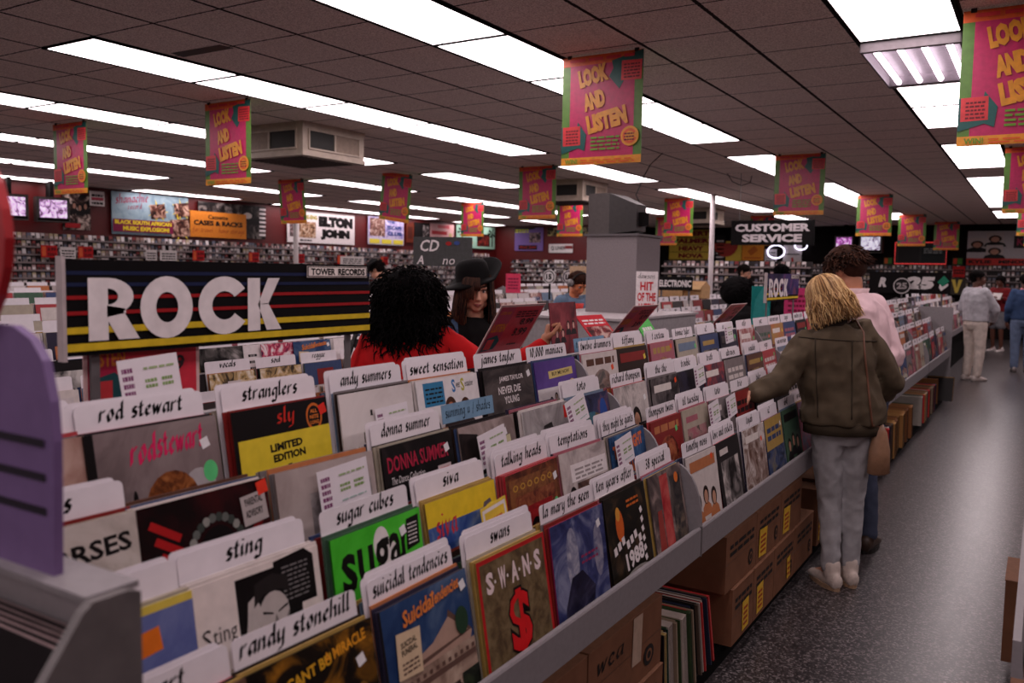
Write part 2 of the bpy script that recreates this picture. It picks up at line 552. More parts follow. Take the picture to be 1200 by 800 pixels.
for v, rn in ROWS:
    for u0, u1, un in RUNS:
        if u0 == -7 and v not in (-9, -5, -1, 7):  # added rear run kept only in rows that set the near bins' brightness
            continue
        for k in range((u1 - u0) // 2):
            x, y = -(v + .5 + 5.809) * T, (u0 + 2 * k + 1 + 6.662) * T
            if v == -5 and u0 + 2 * k == 3:
                open_fixture(x, y)
                continue
            o = proto if first else dup(proto)
            first = False
            o.location = (x, y, CEIL)
            tag(o, 'glowing ceiling panel, %s of the %s, row %s' % (nth(k), un, rn), 'ceiling light', 'fluorescent ceiling panels')

# ------------------------------------------------------------------ air conditioners
def aircon(x, y, label):
    """x, y: corner towards the camera (greatest x, least y)"""
    cream = M((176, 160, 146), .5, .4, scale=12)
    dk, tan = M((26, 24, 22), .6), M((138, 120, 106), .6)
    r = empty('air_conditioner', (x - .48, y + .46, CEIL))
    w_, d_, h = .48, .46, .33
    b = MB()
    b.prism([(-w_, -h), (w_, -h), (w_, 0), (-w_, 0)], -d_, d_, 1, cream)
    b.box(-w_ - .012, w_ + .012, -d_ - .012, d_ + .012, -h - .012, -h + .03, cream)
    b.box(-w_ - .008, w_ + .008, -d_ - .008, d_ + .008, -.04, 0, cream)
    b.build('housing', r)
    for nm, rot, hw, dd in (('front', 0, w_, d_), ('side', PI / 2, d_, w_)):
        q = MB()
        a = hw * .8
        z0, z1 = -h * .78, -h * .26
        for (p, s_) in (((-a, a, z1, z1 + .018)), 0), (((-a, a, z0 - .018, z0)), 0), (((-a - .018, -a, z0 - .018, z1 + .018)), 0), (((a, a + .018, z0 - .018, z1 + .018)), 0), (((-.012, .012, z0, z1)), 0):
            q.box(p[0], p[1], -dd - .014, -dd + .004, p[2], p[3], cream)
        l, rr = (dk, tan) if nm == 'side' else (tan, dk)
        q.box(-a, 0, -dd - .004, -dd + .002, z0, z1, l)
        q.box(0, a, -dd - .004, -dd + .002, z0, z1, rr)
        q.build('outlet', r, rot=(0, 0, rot))
    g = MB()
    for i in range(12):
        yy = -d_ * .8 + i * d_ * 1.6 / 11
        g.box(-w_ * .8, w_ * .8, yy - .012, yy + .012, -h - .02, -h - .008, M((70, 60, 56)))
    g.build('intake_grille', r)
    tag(r, label, 'air conditioner', 'ceiling air conditioners')
aircon(-6.48, 6.41, 'boxy cream air conditioner hanging nearest, with dark outlet slots')
aircon(-6.36, 12.38, 'cream ceiling air conditioner half hidden behind a hanging poster, above the grey column')
aircon(-6.45, 18.84, 'small distant cream air conditioner beside the thin white pole')

# ------------------------------------------------------------------ hanging posters
def sale_poster():
    """LOOK AND LISTEN sheet; origin at the middle of the top edge, faces -y"""
    W, H = .6, .735
    sh = MB()
    sh.box(-W / 2, W / 2, 0, .0015, -H, 0, M((88, 132, 50), .35, .5))
    a = Art(sh, W, H, -W / 2, -H, 0, .0008)
    mag, org, gld = M((190, 30, 92), .35, .5), M((222, 92, 36), .35, .5), M((226, 150, 40), .35, .5)
    teal, rd, dkr = M((20, 88, 84), .35, .5), M((214, 52, 58), .35, .5), M((110, 26, 36), .4)
    grn = M((104, 150, 48), .4)
    a.rect(.1, .07, .9, .93, mag)
    a.rect(0, .915, 1, 1, org)
    a.rect(0, 0, 1, .072, gld)
    a.poly([(1, 1), (.62, .93), (.64, .86), (.59, .79), (.72, .67), (.77, .74), (.97, .8), (1, .86)], teal)
    a.rect(.74, .74, .985, .915, rd, -.03)
    a.lines(.77, .76, .96, .9, 5, dkr)
    a.poly([(0, .11), (.22, .16), (.3, .13), (.32, .28), (.21, .4), (.2, .34), (0, .36)], teal)
    a.rect(.02, .185, .245, .36, rd, .02)
    a.lines(.06, .2, .22, .34, 5, dkr)
    rt = .2
    for t, u, v, w_, h in (('LOOK', .235, .7, .37, .17), ('AND', .3, .485, .27, .165), ('LISTEN', .35, .275, .5, .175)):
        a.text(t, u, v, w_, h, gld, .075, rt)
    a.lines(.38, .13, .74, .27, 4, grn, .5, rt)
    a.lines(.1, .945, .9, .98, 1, rd, .8)
    a.ell(.865, .24, .11, .09, gld)
    a.ring(.865, .24, .085, .068, .35, org, a0=.5, a1=6)
    a.lines(.8, .2, .92, .28, 3, dkr)
    a.text('WIN!', .06, .012, .16, .045, grn, .03)
    a.lines(.26, .012, .93, .058, 2, org)
    return sh
pm = sale_poster().mesh('sale_poster')
clipm = M((60, 54, 54), .4, .5, 1)
POST = [(-2.63, 5.37, 0, 0, 'large pink and orange sheet hanging over the bins, nearest the middle aisle'), (-6.32, 5.33, 0, 0, 'pink and orange hanging sheet left of the nearest air conditioner'),
        (-8.8, 5.36, 0, 0, 'pink and orange hanging sheet near the two televisions, leftmost of all'), (-10.9, 10.5, 0, .1, 'curled hanging sheet in front of the black and white block-lettered wall poster'),
        (-8.6, 10.5, .14, .05, 'hanging sheet tilted sideways, above the man in the black suit'), (-10.75, 15.7, 0, 0, 'small hanging sheet in front of the mint palm poster'),
        (-6.16, 10.6, 0, 0, 'hanging sheet just left of the second air conditioner'), (-8.5, 16.0, 0, 0, 'small hanging sheet beneath the second air conditioner'),
        (-6.2, 16.2, 0, 0, 'hanging sheet right of the television on the grey column'), (-2.62, 10.85, 0, 0, 'hanging sheet above the customer service sign, second over the bins'),
        (-2.7, 16.75, 0, 0, 'hanging sheet above the couple, third over the bins'), (-2.75, 22.3, 0, .04, 'hanging sheet right of the small wall television, fourth over the bins'),
        (-2.3, 25.5, 0, 0, 'farthest hanging sheet, in front of the neon frame'), (-.17, 5.47, 0, 0, 'large hanging sheet over the aisle, cut by the right edge'),
        (-.17, 11.25, 0, .02, 'dim hanging sheet over the aisle behind the large one'), (-.17, 17.0, 0, 0, 'third hanging sheet over the aisle, far off'),
        (-.17, 22.6, 0, 0, 'farthest hanging sheet over the aisle'), (-8.55, 21.5, 0, 0, 'far hanging sheet beside the television wire, half covered'), (-6.1, 21.7, 0, 0, 'far hanging sheet beside the thin white pole')]
for i, (x, y, tl, cv, lb) in enumerate(POST):
    o = bpy.data.objects.new('hanging_poster', pm)
    COL.objects.link(o)
    o.location = (x, y, CEIL - .012)
    o.rotation_euler = (cv, tl, 0)
    c = MB()
    for s in (-.25, .25):
        c.box(s - .015, s + .015, -.003, .006, -.012, .012, clipm)
    c.build('hanging_clip', o)
    tag(o, lb, 'poster', 'pink and orange hanging sheets')
# ------------------------------------------------------------------ record sleeves, cards and bins
LP = .3145
def sleeve_mesh(art=None, base=(200, 190, 190), edge=None, th=.0045, W=LP, H=LP):
    """record sleeve standing on its lower edge, front faces -y; origin lower edge middle of the front"""
    b = MB()
    b.box(-W / 2, W / 2, 0, th, 0, H, G(edge or base), front=G(base))
    if art:
        art(Art(b, W, H, -W / 2, 0, 0, .00008))
    return b
def head(a, u, v, s, hair, skin, body=None):
    """a figure printed on a cover: shoulders, face, hair"""
    if body:
        a.poly([(u - s * 1.5, v - s * 2.2), (u + s * 1.5, v - s * 2.2), (u + s * 1.2, v - s * 1.2), (u + s * .4, v - s * .7), (u - s * .4, v - s * .7), (u - s * 1.2, v - s * 1.2)], body)
    a.ell(u, v + s * .1, s * .85, s * 1.05, hair)
    a.ell(u, v - s * .1, s * .55, s * .78, skin)
K, Wc = G((18, 15, 16)), G((224, 216, 216))
STICK = G((226, 226, 226))
def st(a, u, v, c=(226, 224, 226), s=.035):
    a.rect(u - s, v - s, u + s, v + s, G(c), .3)
# --- covers one can read: tier, bin -> (what it looks like, base colour, edge colour, card text, art)
def c_randy(a):
    a.rect(0, 0, 1, 1, PH((14, 12, 12), (28, 22, 16), (150, 100, 30), 7))
    a.text('CANT BU', .28, .8, .36, .07, G((214, 160, 40)), .03, .12); a.text('A MIRACLE', .58, .85, .36, .07, G((222, 150, 40)), .03, .12)
    a.ell(.2, .72, .17, .08, G((214, 190, 200))); a.ell(.66, .5, .1, .2, G((170, 120, 40))); a.ell(.86, .45, .08, .2, G((120, 84, 36))); st(a, .87, .78)
def c_suicid(a):
    a.rect(0, .45, 1, 1, PH((30, 52, 92), (42, 66, 106), (84, 104, 134), 4))
    a.rect(0, 0, 1, .5, PH((120, 96, 84), (156, 132, 116), (182, 160, 142), 8))
    tan, sh = G((170, 140, 124)), G((94, 70, 62))
    a.poly([(.12, .5), (.95, .5), (.98, .55), (.72, .74), (.5, .62), (.12, .54)], tan)
    a.poly([(.12, .5), (.98, .56), (.72, .78), (.7, .74), (.93, .57), (.15, .54)], sh)
    a.rect(.1, .38, 1, .42, sh)
    for i in range(12):
        a.rect(.12 + i * .075, .43, .155 + i * .075, .46, sh)
    a.rect(.35, 0, .75, .27, G((60, 44, 40)))
    for i, c in enumerate(((150, 30, 30), (20, 18, 20), (180, 40, 40), (30, 26, 30), (196, 186, 180))):
        head(a, .34 + i * .1, .2, .04, K, G((150, 110, 90)), G(c))
    a.rect(.78, 0, 1, .3, PH((14, 14, 12), (30, 36, 28), (50, 60, 40), 12)); a.ell(.86, .66, .08, .1, G((38, 62, 44)))
    a.text('Suicidal', .2, .82, .36, .11, G((216, 124, 60)), .03, .1, .2); a.text('Tendencies', .52, .86, .36, .09, G((216, 124, 60)), .03, .1, .2)
    a.rect(.1, .5, .36, .8, G((206, 182, 150)), -.08); a.lines(.14, .53, .32, .62, 3, sh); a.text('SUICIDAL', .15, .7, .17, .04, K, .03, .06); a.text('FUNERAL', .15, .65, .17, .04, K, .03, .06)
    st(a, .92, .9)
def c_swans(a):
    a.rect(0, 0, 1, 1, G((176, 34, 36))); a.rect(.035, .035, .965, .965, PH((78, 62, 44), (104, 86, 60), (122, 104, 76), 26, dist=.3))
    for i, ch in enumerate('SWANS'):
        a.text(ch, .1 + i * .175, .72 + .0 * i, .1, .17, G((226, 206, 206)), .045)
        if i < 4:
            a.ell(.222 + i * .175, .8, .012, .014, Wc)
    for c, t in ((K, .085), (G((206, 30, 34)), .02)):
        a.text('$', .36 - (t - .02) * .25, .1 - (t - .02) * .3, .3 + (t - .02) * .5, .56 + (t - .02) * .6, c, .02 + t * .5)
    a.rect(.03, .03, .97, .1, G((96, 80, 60)))
def c_blue(a):
    a.rect(0, 0, 1, 1, PH((34, 38, 78), (60, 66, 112), (128, 132, 160), 6))
    a.ell(.35, .62, .11, .3, PH((110, 112, 140), (150, 150, 168), (190, 186, 194), 16)); a.ell(.84, .6, .09, .25, PH((90, 92, 124), (120, 120, 144), (150, 146, 160), 16))
    a.poly([(.1, 0), (.6, 0), (.72, .3), (.5, .5), (.3, .48), (.15, .25)], PH((24, 22, 40), (36, 34, 58), (60, 58, 84), 9))
    a.lines(.5, .55, .82, .66, 2, G((140, 44, 84)), .4); st(a, .88, .84)
def c_ten(a):
    a.rect(0, 0, 1, 1, PH((16, 14, 12), (28, 24, 18), (66, 50, 34), 9))
    a.ell(.3, .68, .09, .16, G((200, 92, 36))); a.ell(.28, .8, .05, .07, G((214, 150, 60)))
    for i in range(7):
        a.rect(.1 + i * .1, .42 + (i % 3) * .03, .17 + i * .1, .5 + (i % 3) * .03, Wc, .2)
    a.text('1988', .35, .2, .45, .18, Wc, .04, .1); a.ell(.6, .1, .35, .1, G((150, 144, 140)))
    for i in range(6):
        a.rect(.8, .2 + i * .1, .86, .26 + i * .1, Wc, .4)
    a.lines(.5, .82, .8, .92, 2, G((196, 100, 40)))
def c_spec(a):
    a.rect(0, 0, 1, 1, PH((60, 50, 50), (96, 82, 80), (150, 130, 124), 8)); a.rect(.32, .08, .56, .96, PH((150, 30, 40), (176, 60, 60), (196, 96, 90), 6)); a.rect(.62, .1, .94, .9, PH((36, 34, 36), (70, 64, 62), (120, 104, 90), 9))
    a.ell(.82, .86, .06, .06, G((214, 110, 40))); a.poly([(.1, .1), (.3, .1), (.28, .6), (.16, .6)], G((150, 60, 54)))
def c_orange(a):
    a.rect(0, 0, 1, 1, PH((86, 96, 150), (98, 108, 160), (110, 120, 168), 5)); a.rect(0, .955, 1, 1, G((214, 190, 80))); a.rect(.62, .74, .78, .87, G((226, 116, 34)), .1)
def c_sting(a):
    P0 = a.P
    a.P = lambda u, v: P0(u, .52 + (v - .3) * .78)
    a.rect(.32, .3, .82, .86, K); a.poly([(.62, .5), (.95, .5), (.95, .86), (.88, .93), (.62, .9)], K); a.lines(.68, .56, .9, .86, 8, G((120, 116, 116)), .35)
    sk, s2 = G((186, 176, 172)), G((120, 112, 110))
    a.poly([(.34, .3), (.44, .3), (.5, .55), (.46, .7), (.4, .66), (.38, .5)], sk)
    a.ell(.59, .5, .12, .18, sk); a.poly([(.44, .6), (.46, .78), (.6, .82), (.72, .76), (.73, .62), (.66, .68), (.52, .68)], G((36, 32, 32)))
    a.poly([(.5, .53), (.58, .5), (.58, .515), (.5, .55)], K); a.poly([(.62, .5), (.7, .53), (.7, .55), (.62, .515)], K); a.poly([(.6, .5), (.62, .42), (.58, .42)], s2); a.rect(.55, .375, .64, .387, s2); a.poly([(.62, .32), (.71, .5), (.7, .4), (.66, .32)], s2)
    a.P = P0
    a.text('S', .06, .63, .06, .11, K, -.008); a.text('ting', .13, .605, .17, .125, K, -.008)
def c_sugar(a):
    a.rect(0, 0, 1, 1, PH((62, 176, 40), (72, 190, 50), (82, 200, 60), 4)); dk = G((26, 50, 20))
    a.ell(.52, .84, .09, .13, Wc); a.ell(.62, .7, .09, .14, Wc); a.poly([(.5, .46), (.64, .48), (.62, .74), (.5, .74)], Wc)
    for i, (ch, u, v, w_, h) in enumerate((('s', .08, .6, .15, .27), ('u', .25, .62, .17, .25), ('g', .43, .5, .17, .38), ('a', .6, .66, .14, .23), ('r', .74, .68, .12, .23))):
        a.text(ch, u, v, w_, h, K, .022)
    a.rect(.63, .44, .68, .58, G((214, 40, 120))); a.rect(.63, .6, .68, .65, G((214, 40, 120)))
    for u in (.78, .88, .98):
        a.ring(u - .02, .47, .05, .06, .2, G((206, 90, 60)))
    a.rect(.3, .42, .62, .45, G((206, 60, 70))); a.poly([(.8, .72), (.96, .74), (.97, .96), (.82, .95)], K); a.lines(.83, .76, .94, .93, 6, Wc, .35); st(a, .77, .88); a.lines(.72, .58, .9, .62, 1, dk, .3)
def c_siva(a):
    a.rect(0, .78, 1, 1, G((222, 190, 44))); a.rect(0, .56, 1, .8, PH((40, 66, 130), (70, 96, 150), (140, 154, 176), 6)); a.rect(0, 0, 1, .58, PH((90, 34, 30), (140, 62, 50), (180, 110, 90), 8))
    a.poly([(.66, .5), (.8, .84), (.9, .86), (1, .7), (1, .45)], G((96, 88, 96))); a.pen('siva', .1, .7, .12, G((190, 50, 60)), .3, .7, .1, .3); a.ell(.35, .48, .3, .08, G((50, 34, 30))); a.ell(.75, .3, .1, .14, K); a.rect(.84, .74, .94, .82, G((226, 200, 60)), .2)
def c_heads(a):
    a.rect(0, 0, 1, 1, PH((70, 34, 24), (98, 50, 32), (130, 72, 44), 20)); a.rect(.06, .06, .94, .94, PH((110, 66, 40), (140, 88, 52), (96, 52, 32), 24)); a.rect(.14, .1, .9, .78, PH((90, 40, 30), (128, 66, 44), (150, 92, 60), 30)); a.rect(.24, .12, .82, .66, PH((120, 24, 28), (150, 30, 34), (170, 50, 50), 8))
    head(a, .48, .4, .12, K, G((120, 70, 56)), G((30, 22, 24))); a.ring(.7, .46, .07, .12, .25, Wc, a0=3.2, a1=6.2)
    for i in range(6):
        a.ring(.16 + i * .13, .86, .045, .03, .4, G((186, 140, 60)))
    a.ell(.9, .56, .05, .075, G((90, 190, 120))); st(a, .92, .84)
def c_tempt(a):
    a.rect(0, 0, 1, 1, PH((150, 140, 138), (180, 168, 166), (200, 190, 186), 7)); a.rect(.2, .68, .98, .86, Wc); a.lines(.28, .7, .9, .83, 3, G((150, 140, 140))); a.rect(.3, .3, 1, .66, PH((50, 36, 34), (84, 60, 54), (120, 92, 80), 12)); head(a, .2, .55, .08, K, G((120, 84, 70)), K)
def c_giants(a):
    a.rect(0, 0, 1, 1, PH((30, 56, 92), (44, 80, 122), (70, 110, 150), 14)); o = G((214, 110, 60))
    a.text('THEY', .06, .74, .4, .15, o, .05, .06); a.text('MIGHT', .5, .78, .42, .15, o, .05, .06); a.text('BE', .08, .46, .2, .17, o, .05, .06); a.text('GIANTS', .34, .48, .58, .17, o, .05, .06)
    a.rect(0, 0, 1, .34, PH((20, 36, 60), (50, 96, 120), (180, 190, 190), 20))
def c_horses(a):
    a.rect(0, 0, 1, 1, PH((176, 166, 158), (196, 186, 178), (206, 198, 192), 5)); a.text('HORSES', .3, .76, .64, .11, K, .03, .05); a.poly([(.3, .5), (.5, .42), (.9, .2), (.95, .3), (.7, .5), (.45, .62)], PH((60, 44, 36), (90, 70, 58), (130, 110, 96), 18)); st(a, .84, .6, (226, 200, 200))
def c_wreath(a):
    a.rect(0, 0, 1, 1, PH((18, 10, 11), (36, 12, 14), (60, 16, 18), 6)); rd = G((170, 30, 32))
    for i in range(4):
        a.rect(.06 + i * .03, .8 - i * .1, .3 + i * .02, .85 - i * .1, rd, -.55)
        a.rect(.62 + i * .06, .3 + i * .12, .95, .36 + i * .12, G((120, 22, 26)), .9)
    for i in range(26):
        t = 2 * PI * i / 26
        a.ell(.55 + .21 * math.cos(t), .6 + .23 * math.sin(t), .03, .032, G(R.choice([(96, 100, 96), (140, 140, 134), (60, 66, 62)])), 7)
    a.ell(.55, .6, .15, .18, K); a.rect(.5, .5, .56, .66, rd, .2); a.rect(.76, .72, .97, .92, G((176, 166, 164)), .1); a.text('PARENTAL', .79, .84, .15, .05, K, .03, .1); a.text('ADVISORY', .79, .76, .15, .05, K, .03, .1); a.rect(.9, .9, .99, .99, G((226, 60, 40)), .2)
def c_plain(a):
    a.rect(0, 0, 1, 1, PH((150, 136, 132), (168, 154, 150), (182, 168, 164), 4)); a.rect(.3, .5, .95, .8, PH((120, 112, 112), (150, 142, 142), (170, 162, 160), 12)); a.rect(.42, .46, .9, .72, Wc); st(a, .85, .9)
def c_donna(a):
    a.rect(0, 0, 1, 1, PH((14, 12, 13), (22, 19, 20), (40, 34, 34), 5)); a.text('DONNA SUMMER', .06, .78, .86, .13, G((170, 36, 64)), .02); a.text('The Dance Collection', .08, .68, .46, .06, Wc, .0, 0, .2); a.rect(.74, .56, .94, .72, G((200, 180, 180))); a.rect(.77, .585, .91, .695, G((190, 36, 44))); st(a, .9, .86); a.ell(.6, .4, .07, .1, G((130, 110, 104)))
def c_profile(a):
    a.rect(0, 0, 1, 1, PH((120, 104, 100), (150, 134, 130), (172, 156, 152), 6)); a.poly([(0, 0), (.3, 0), (.5, .3), (.42, .55), (.46, .7), (.3, .9), (0, .95)], PH((16, 13, 14), (30, 24, 24), (52, 40, 38), 7)); a.rect(.5, .6, .9, .8, G((196, 188, 150)), .08); a.lines(.54, .62, .86, .76, 3, G((120, 100, 60))); st(a, .8, .85)
def c_grey(a):
    a.rect(0, 0, 1, 1, PH((120, 114, 114), (156, 150, 150), (184, 178, 178), 5)); a.poly([(.3, .2), (.3, .5), (.42, .8), (.6, .82), (.72, .5), (.74, .2)], PH((24, 22, 22), (40, 36, 36), (70, 64, 64), 10)); a.rect(.9, .82, .98, .96, G((222, 40, 34)))
def c_swirl(a):
    a.rect(0, 0, 1, 1, PH((24, 26, 44), (52, 58, 92), (120, 76, 92), 6)); a.ell(.5, .5, .34, .3, PH((36, 60, 120), (60, 110, 120), (110, 90, 60), 9)); a.ell(.82, .75, .1, .18, G((44, 76, 150)))
def c_pink(a):
    a.rect(0, 0, 1, 1, PH((158, 122, 110), (178, 146, 134), (190, 164, 152), 5)); a.rect(.6, .76, .78, .88, Wc, .05)
def c_rod(a):
    a.rect(0, 0, 1, 1, PH((104, 90, 90), (126, 110, 110), (142, 128, 126), 4)); a.rect(0, 0, .06, 1, K)
    a.ell(.8, .5, .14, .16, G((168, 160, 162))); a.ell(.58, .43, .22, .25, PH((82, 42, 22), (130, 72, 36), (160, 100, 56), 30)); a.ell(.42, .36, .1, .12, G((150, 130, 124))); pk = G((206, 40, 92))
    a.pen('rod', .3, .77, .1, pk, .45, .7, .2, .2, .04); a.pen('stewart', .5, .79, .1, pk, .45, .7, .2, .38, .05); a.ell(.9, .62, .06, .075, G((92, 196, 122))); a.ell(.3, .5, .02, .1, K); st(a, .88, .82)
def c_strang(a):
    a.rect(0, 0, 1, 1, K); a.ell(.84, .86, .09, .11, G((196, 100, 40))); a.ell(.84, .86, .072, .088, K); a.text('ALL', .8, .89, .08, .03, G((214, 120, 50)), .03); a.text('NITE', .79, .845, .1, .03, G((214, 120, 50)), .03); a.text('LONG', .79, .8, .1, .03, G((214, 120, 50)), .03); a.rect(.04, 0, 1, .78, G((214, 190, 52)))
    a.rect(.9, .87, .98, .95, G((220, 50, 40)), .3); a.pen('sly', .44, .86, .07, G((190, 44, 34)), .3, .7, .1, .2); a.text('LIMITED', .34, .65, .34, .06, K, .05, .03); a.text('EDITION', .36, .57, .34, .06, K, .05, .03); a.rect(.5, .5, .54, .54, K); a.ell(.7, .4, .18, .05, K, 12, 0, PI)
def c_andy(a):
    a.rect(0, 0, 1, 1, PH((200, 190, 188), (212, 204, 202), (220, 212, 210), 3)); a.rect(.27, .56, .43, .65, K); a.rect(.38, .78, .41, .83, K); a.rect(.86, .4, .88, .55, G((130, 124, 124)))
def c_sweet(a):
    a.rect(.1, .74, .42, .97, G((52, 120, 160))); a.lines(.13, .77, .39, .94, 4, K, .4); a.text('S', .55, .84, .06, .13, G((50, 110, 170)), .03); a.text('S', .7, .84, .06, .13, G((176, 170, 60)), .03); a.text('weet', .62, .88, .07, .06, K); a.text('ensation', .77, .88, .14, .06, K)
    for u, v, s in ((.2, .5, .12), (.5, .68, .11), (.74, .66, .1)):
        head(a, u, v, s, G((70, 40, 24) if u > .3 else (26, 20, 20)), G((176, 110, 80)), G((60, 50, 50)))
def c_taylor(a):
    a.rect(0, 0, 1, 1, PH((34, 30, 30), (58, 52, 52), (86, 78, 76), 6)); a.text('JAMES TAYLOR', .3, .84, .5, .07, Wc, .02); a.text('NEVER DIE', .26, .72, .46, .08, Wc, .02); a.text('YOUNG', .36, .61, .3, .08, Wc, .02); a.ell(.7, .24, .2, .22, PH((90, 60, 50), (120, 84, 70), (150, 110, 96), 12)); st(a, .92, .9)
def c_maniac(a):
    a.rect(0, 0, 1, .7, PH((190, 184, 186), (206, 200, 200), (216, 210, 210), 5)); a.rect(0, .68, 1, 1, PH((74, 52, 120), (86, 62, 134), (96, 72, 146), 4)); a.rect(.3, .79, .9, .88, G((206, 186, 120)), .03); a.text('BUY ME NOW', .38, .81, .44, .045, K, .02, .03); a.ell(.86, .62, .12, .12, G((206, 184, 120)))
    for u, v in ((.3, .52), (.42, .56), (.52, .5)):
        head(a, u, v, .045, K, G((150, 130, 120)), K)
NEAR = {
 (0, 0): ('plain brown', (96, 70, 56), None, 'stewart', None), (0, 1): ('black sleeve with gold print', (20, 16, 14), None, 'randy stonehill', c_randy), (0, 2): ('blue-skied temple', (40, 60, 100), (52, 48, 46), 'suicidal tendencies', c_suicid),
 (0, 3): ('olive sleeve with red dollar sign', (150, 36, 36), (150, 120, 60), 'swans', c_swans), (0, 4): ('misty blue', (40, 40, 80), (130, 30, 70), 'la mary the seen', c_blue), (0, 5): ('black sleeve with white clutter', (20, 18, 18), None, 'ten years after', c_ten), (0, 6): ('grey sleeve with red stripe', (70, 60, 60), None, '38 special', c_spec),
 (1, 0): ('blue sleeve with orange sticker', (90, 100, 154), (206, 190, 110), '', c_orange), (1, 1): ('white sleeve with black square portrait', (222, 210, 204), (206, 194, 188), 'sting', c_sting), (1, 2): ('bright green', (66, 180, 44), (40, 120, 30), 'sugar cubes', c_sugar),
 (1, 3): ('yellow-skied desert', (150, 90, 60), (150, 120, 60), 'siva', c_siva), (1, 4): ('ornate red-brown framed', (90, 46, 32), (190, 40, 60), 'talking heads', c_heads), (1, 5): ('grey sleeve with white band', (170, 160, 158), (150, 110, 106), 'temptations', c_tempt), (1, 6): ('blue sleeve with orange words', (40, 70, 110), None, 'they might be giants', c_giants),
 (2, 0): ('cream sleeve with black capitals', (190, 180, 172), None, 'horses', c_horses), (2, 1): ('black and red wreath', (22, 12, 13), (190, 176, 168), '', c_wreath), (2, 2): ('plain greyish tan', (165, 150, 146), (140, 124, 118), '', c_plain), (2, 3): ('black sleeve with crimson capitals', (18, 15, 16), None, 'donna summer', c_donna),
 (2, 4): ('dark profile', (120, 106, 102), None, '', c_profile), (2, 5): ('grey sleeve with black-haired figure', (150, 144, 144), (206, 200, 200), '', c_grey), (2, 6): ('dark blue swirling', (30, 34, 56), None, 'toto', c_swirl),
 (3, 0): ('dusty pink', (170, 138, 126), (120, 110, 90), '', c_pink), (3, 1): ('grey sleeve with pink script', (120, 106, 106), (30, 24, 24), 'rod stewart', c_rod), (3, 2): ('black and yellow', (20, 16, 16), (110, 30, 30), 'stranglers', c_strang), (3, 3): ('off-white sleeve with small black bar', (212, 204, 202), None, 'andy summers', c_andy),
 (3, 4): ('white sleeve with three heads', (220, 214, 214), (206, 200, 200), 'sweet sensation', c_sweet), (3, 5): ('charcoal sleeve with white capitals', (44, 40, 40), (20, 18, 18), 'james taylor', c_taylor), (3, 6): ('purple and white', (180, 172, 178), (84, 60, 130), '10,000 maniacs', c_maniac)}
PAL = [(130, 40, 38), (30, 26, 28), (206, 196, 192), (58, 72, 108), (168, 138, 76), (92, 62, 50), (66, 92, 74), (164, 96, 108), (120, 112, 112), (180, 112, 72), (48, 44, 62), (170, 160, 144), (106, 124, 146), (44, 32, 28), (168, 64, 68)]
CN = ['red', 'black', 'white', 'blue', 'mustard', 'brown', 'green', 'pink', 'grey', 'orange', 'violet', 'beige', 'pale blue', 'dark brown', 'coral']
def rand_cover(i, j, rnd):
    """another cover: ground colour i, second colour j, one of several layouts"""
    p, q = PAL[i], PAL[j]
    lay = rnd.randrange(6)
    mix = tuple((a + b) // 2 for a, b in zip(p, q))
    dk = tuple(int(a * .45) for a in p)
    seed = rnd.randrange(999)
    def art(a):
        rr = random.Random(seed)
        if lay == 0:
            a.rect(.12, .1, .88, .74, PH(dk, mix, q, rr.uniform(7, 16))); a.rect(.12, .82, .12 + rr.uniform(.3, .7), .9, G(q))
        elif lay == 1:
            a.rect(0, 0, 1, 1, PH(dk, p, mix, rr.uniform(4, 9))); head(a, rr.uniform(.35, .65), .52, .16, G((30, 22, 20)), G((176, 128, 104)), G(q))
        elif lay == 2:
            a.rect(0, .5, 1, 1, G(q)); a.rect(0, 0, 1, .52, PH(dk, p, mix, 10)); a.lines(.1, .66, .9, .9, 2, G(p), .6)
        elif lay == 3:
            a.rect(0, 0, 1, 1, PH(p, mix, q, rr.uniform(5, 14))); a.rect(.1, .8, .7, .9, G((220, 212, 206)))
        elif lay == 4:
            a.ell(.5, .45, .33, .33, PH(dk, mix, q, 12)); a.lines(.1, .84, .9, .95, 1, G(q), .8)
        else:
            for k in range(3):
                head(a, .24 + .26 * k, .4 + .06 * (k % 2), .11, G((34, 26, 22)), G((186, 140, 116)), G(q))
            a.rect(.08, .8, .92, .93, G(q))
        if rr.random() < .5:
            st(a, rr.uniform(.8, .92), rr.uniform(.75, .92), rr.choice([(226, 226, 226), (226, 80, 40), (100, 200, 120), (222, 200, 80)]))
    return art
TIER = ['lowest', 'second', 'third', 'top']
SECT = ['nearest', 'second', 'third', 'fourth', 'farthest']
XF, ZF, DX, DZ = -1.058, .655, -.15, .121          # foot line of the front sleeve of the lowest tier; step per tier
YS, UL, PW = .59, 2.44, .3457
LEAN = .16
def card_mesh(text, W=.304, H=.368, style=0, blue=False):
    """divider card: rounded top corners, hand-lettered name near the top"""
    b = MB()
    r = .012
    prof = [(-W / 2, 0), (W / 2, 0), (W / 2, H - r)] + [(W / 2 - r + r * math.cos(t * PI / 8), H - r + r * math.sin(t * PI / 8)) for t in range(1, 5)] + [(-W / 2 + r - r * math.sin(t * PI / 8), H - r + r * math.cos(t * PI / 8)) for t in range(0, 4)] + [(-W / 2, H - r)]
    b.prism(prof, 0, .0018, 1, M((120, 160, 186), .45) if blue else CARDW)
    if text:
        a = Art(b, W, H, -W / 2, 0, 0)
        n = len(text)
        h = .056
        w_ = min(.9, n * .06)
        a.pen(text, .5 - w_ / 2 + (.06 if style else 0), .9, h, INK, .42, .75, .16, w_)
    return b
nsl = 0                      # sleeves built one by one
GR_F, GR_B, GR_C = 'record sleeves in the near bins', 'sleeves standing behind a front cover', 'white divider cards in the record bins'
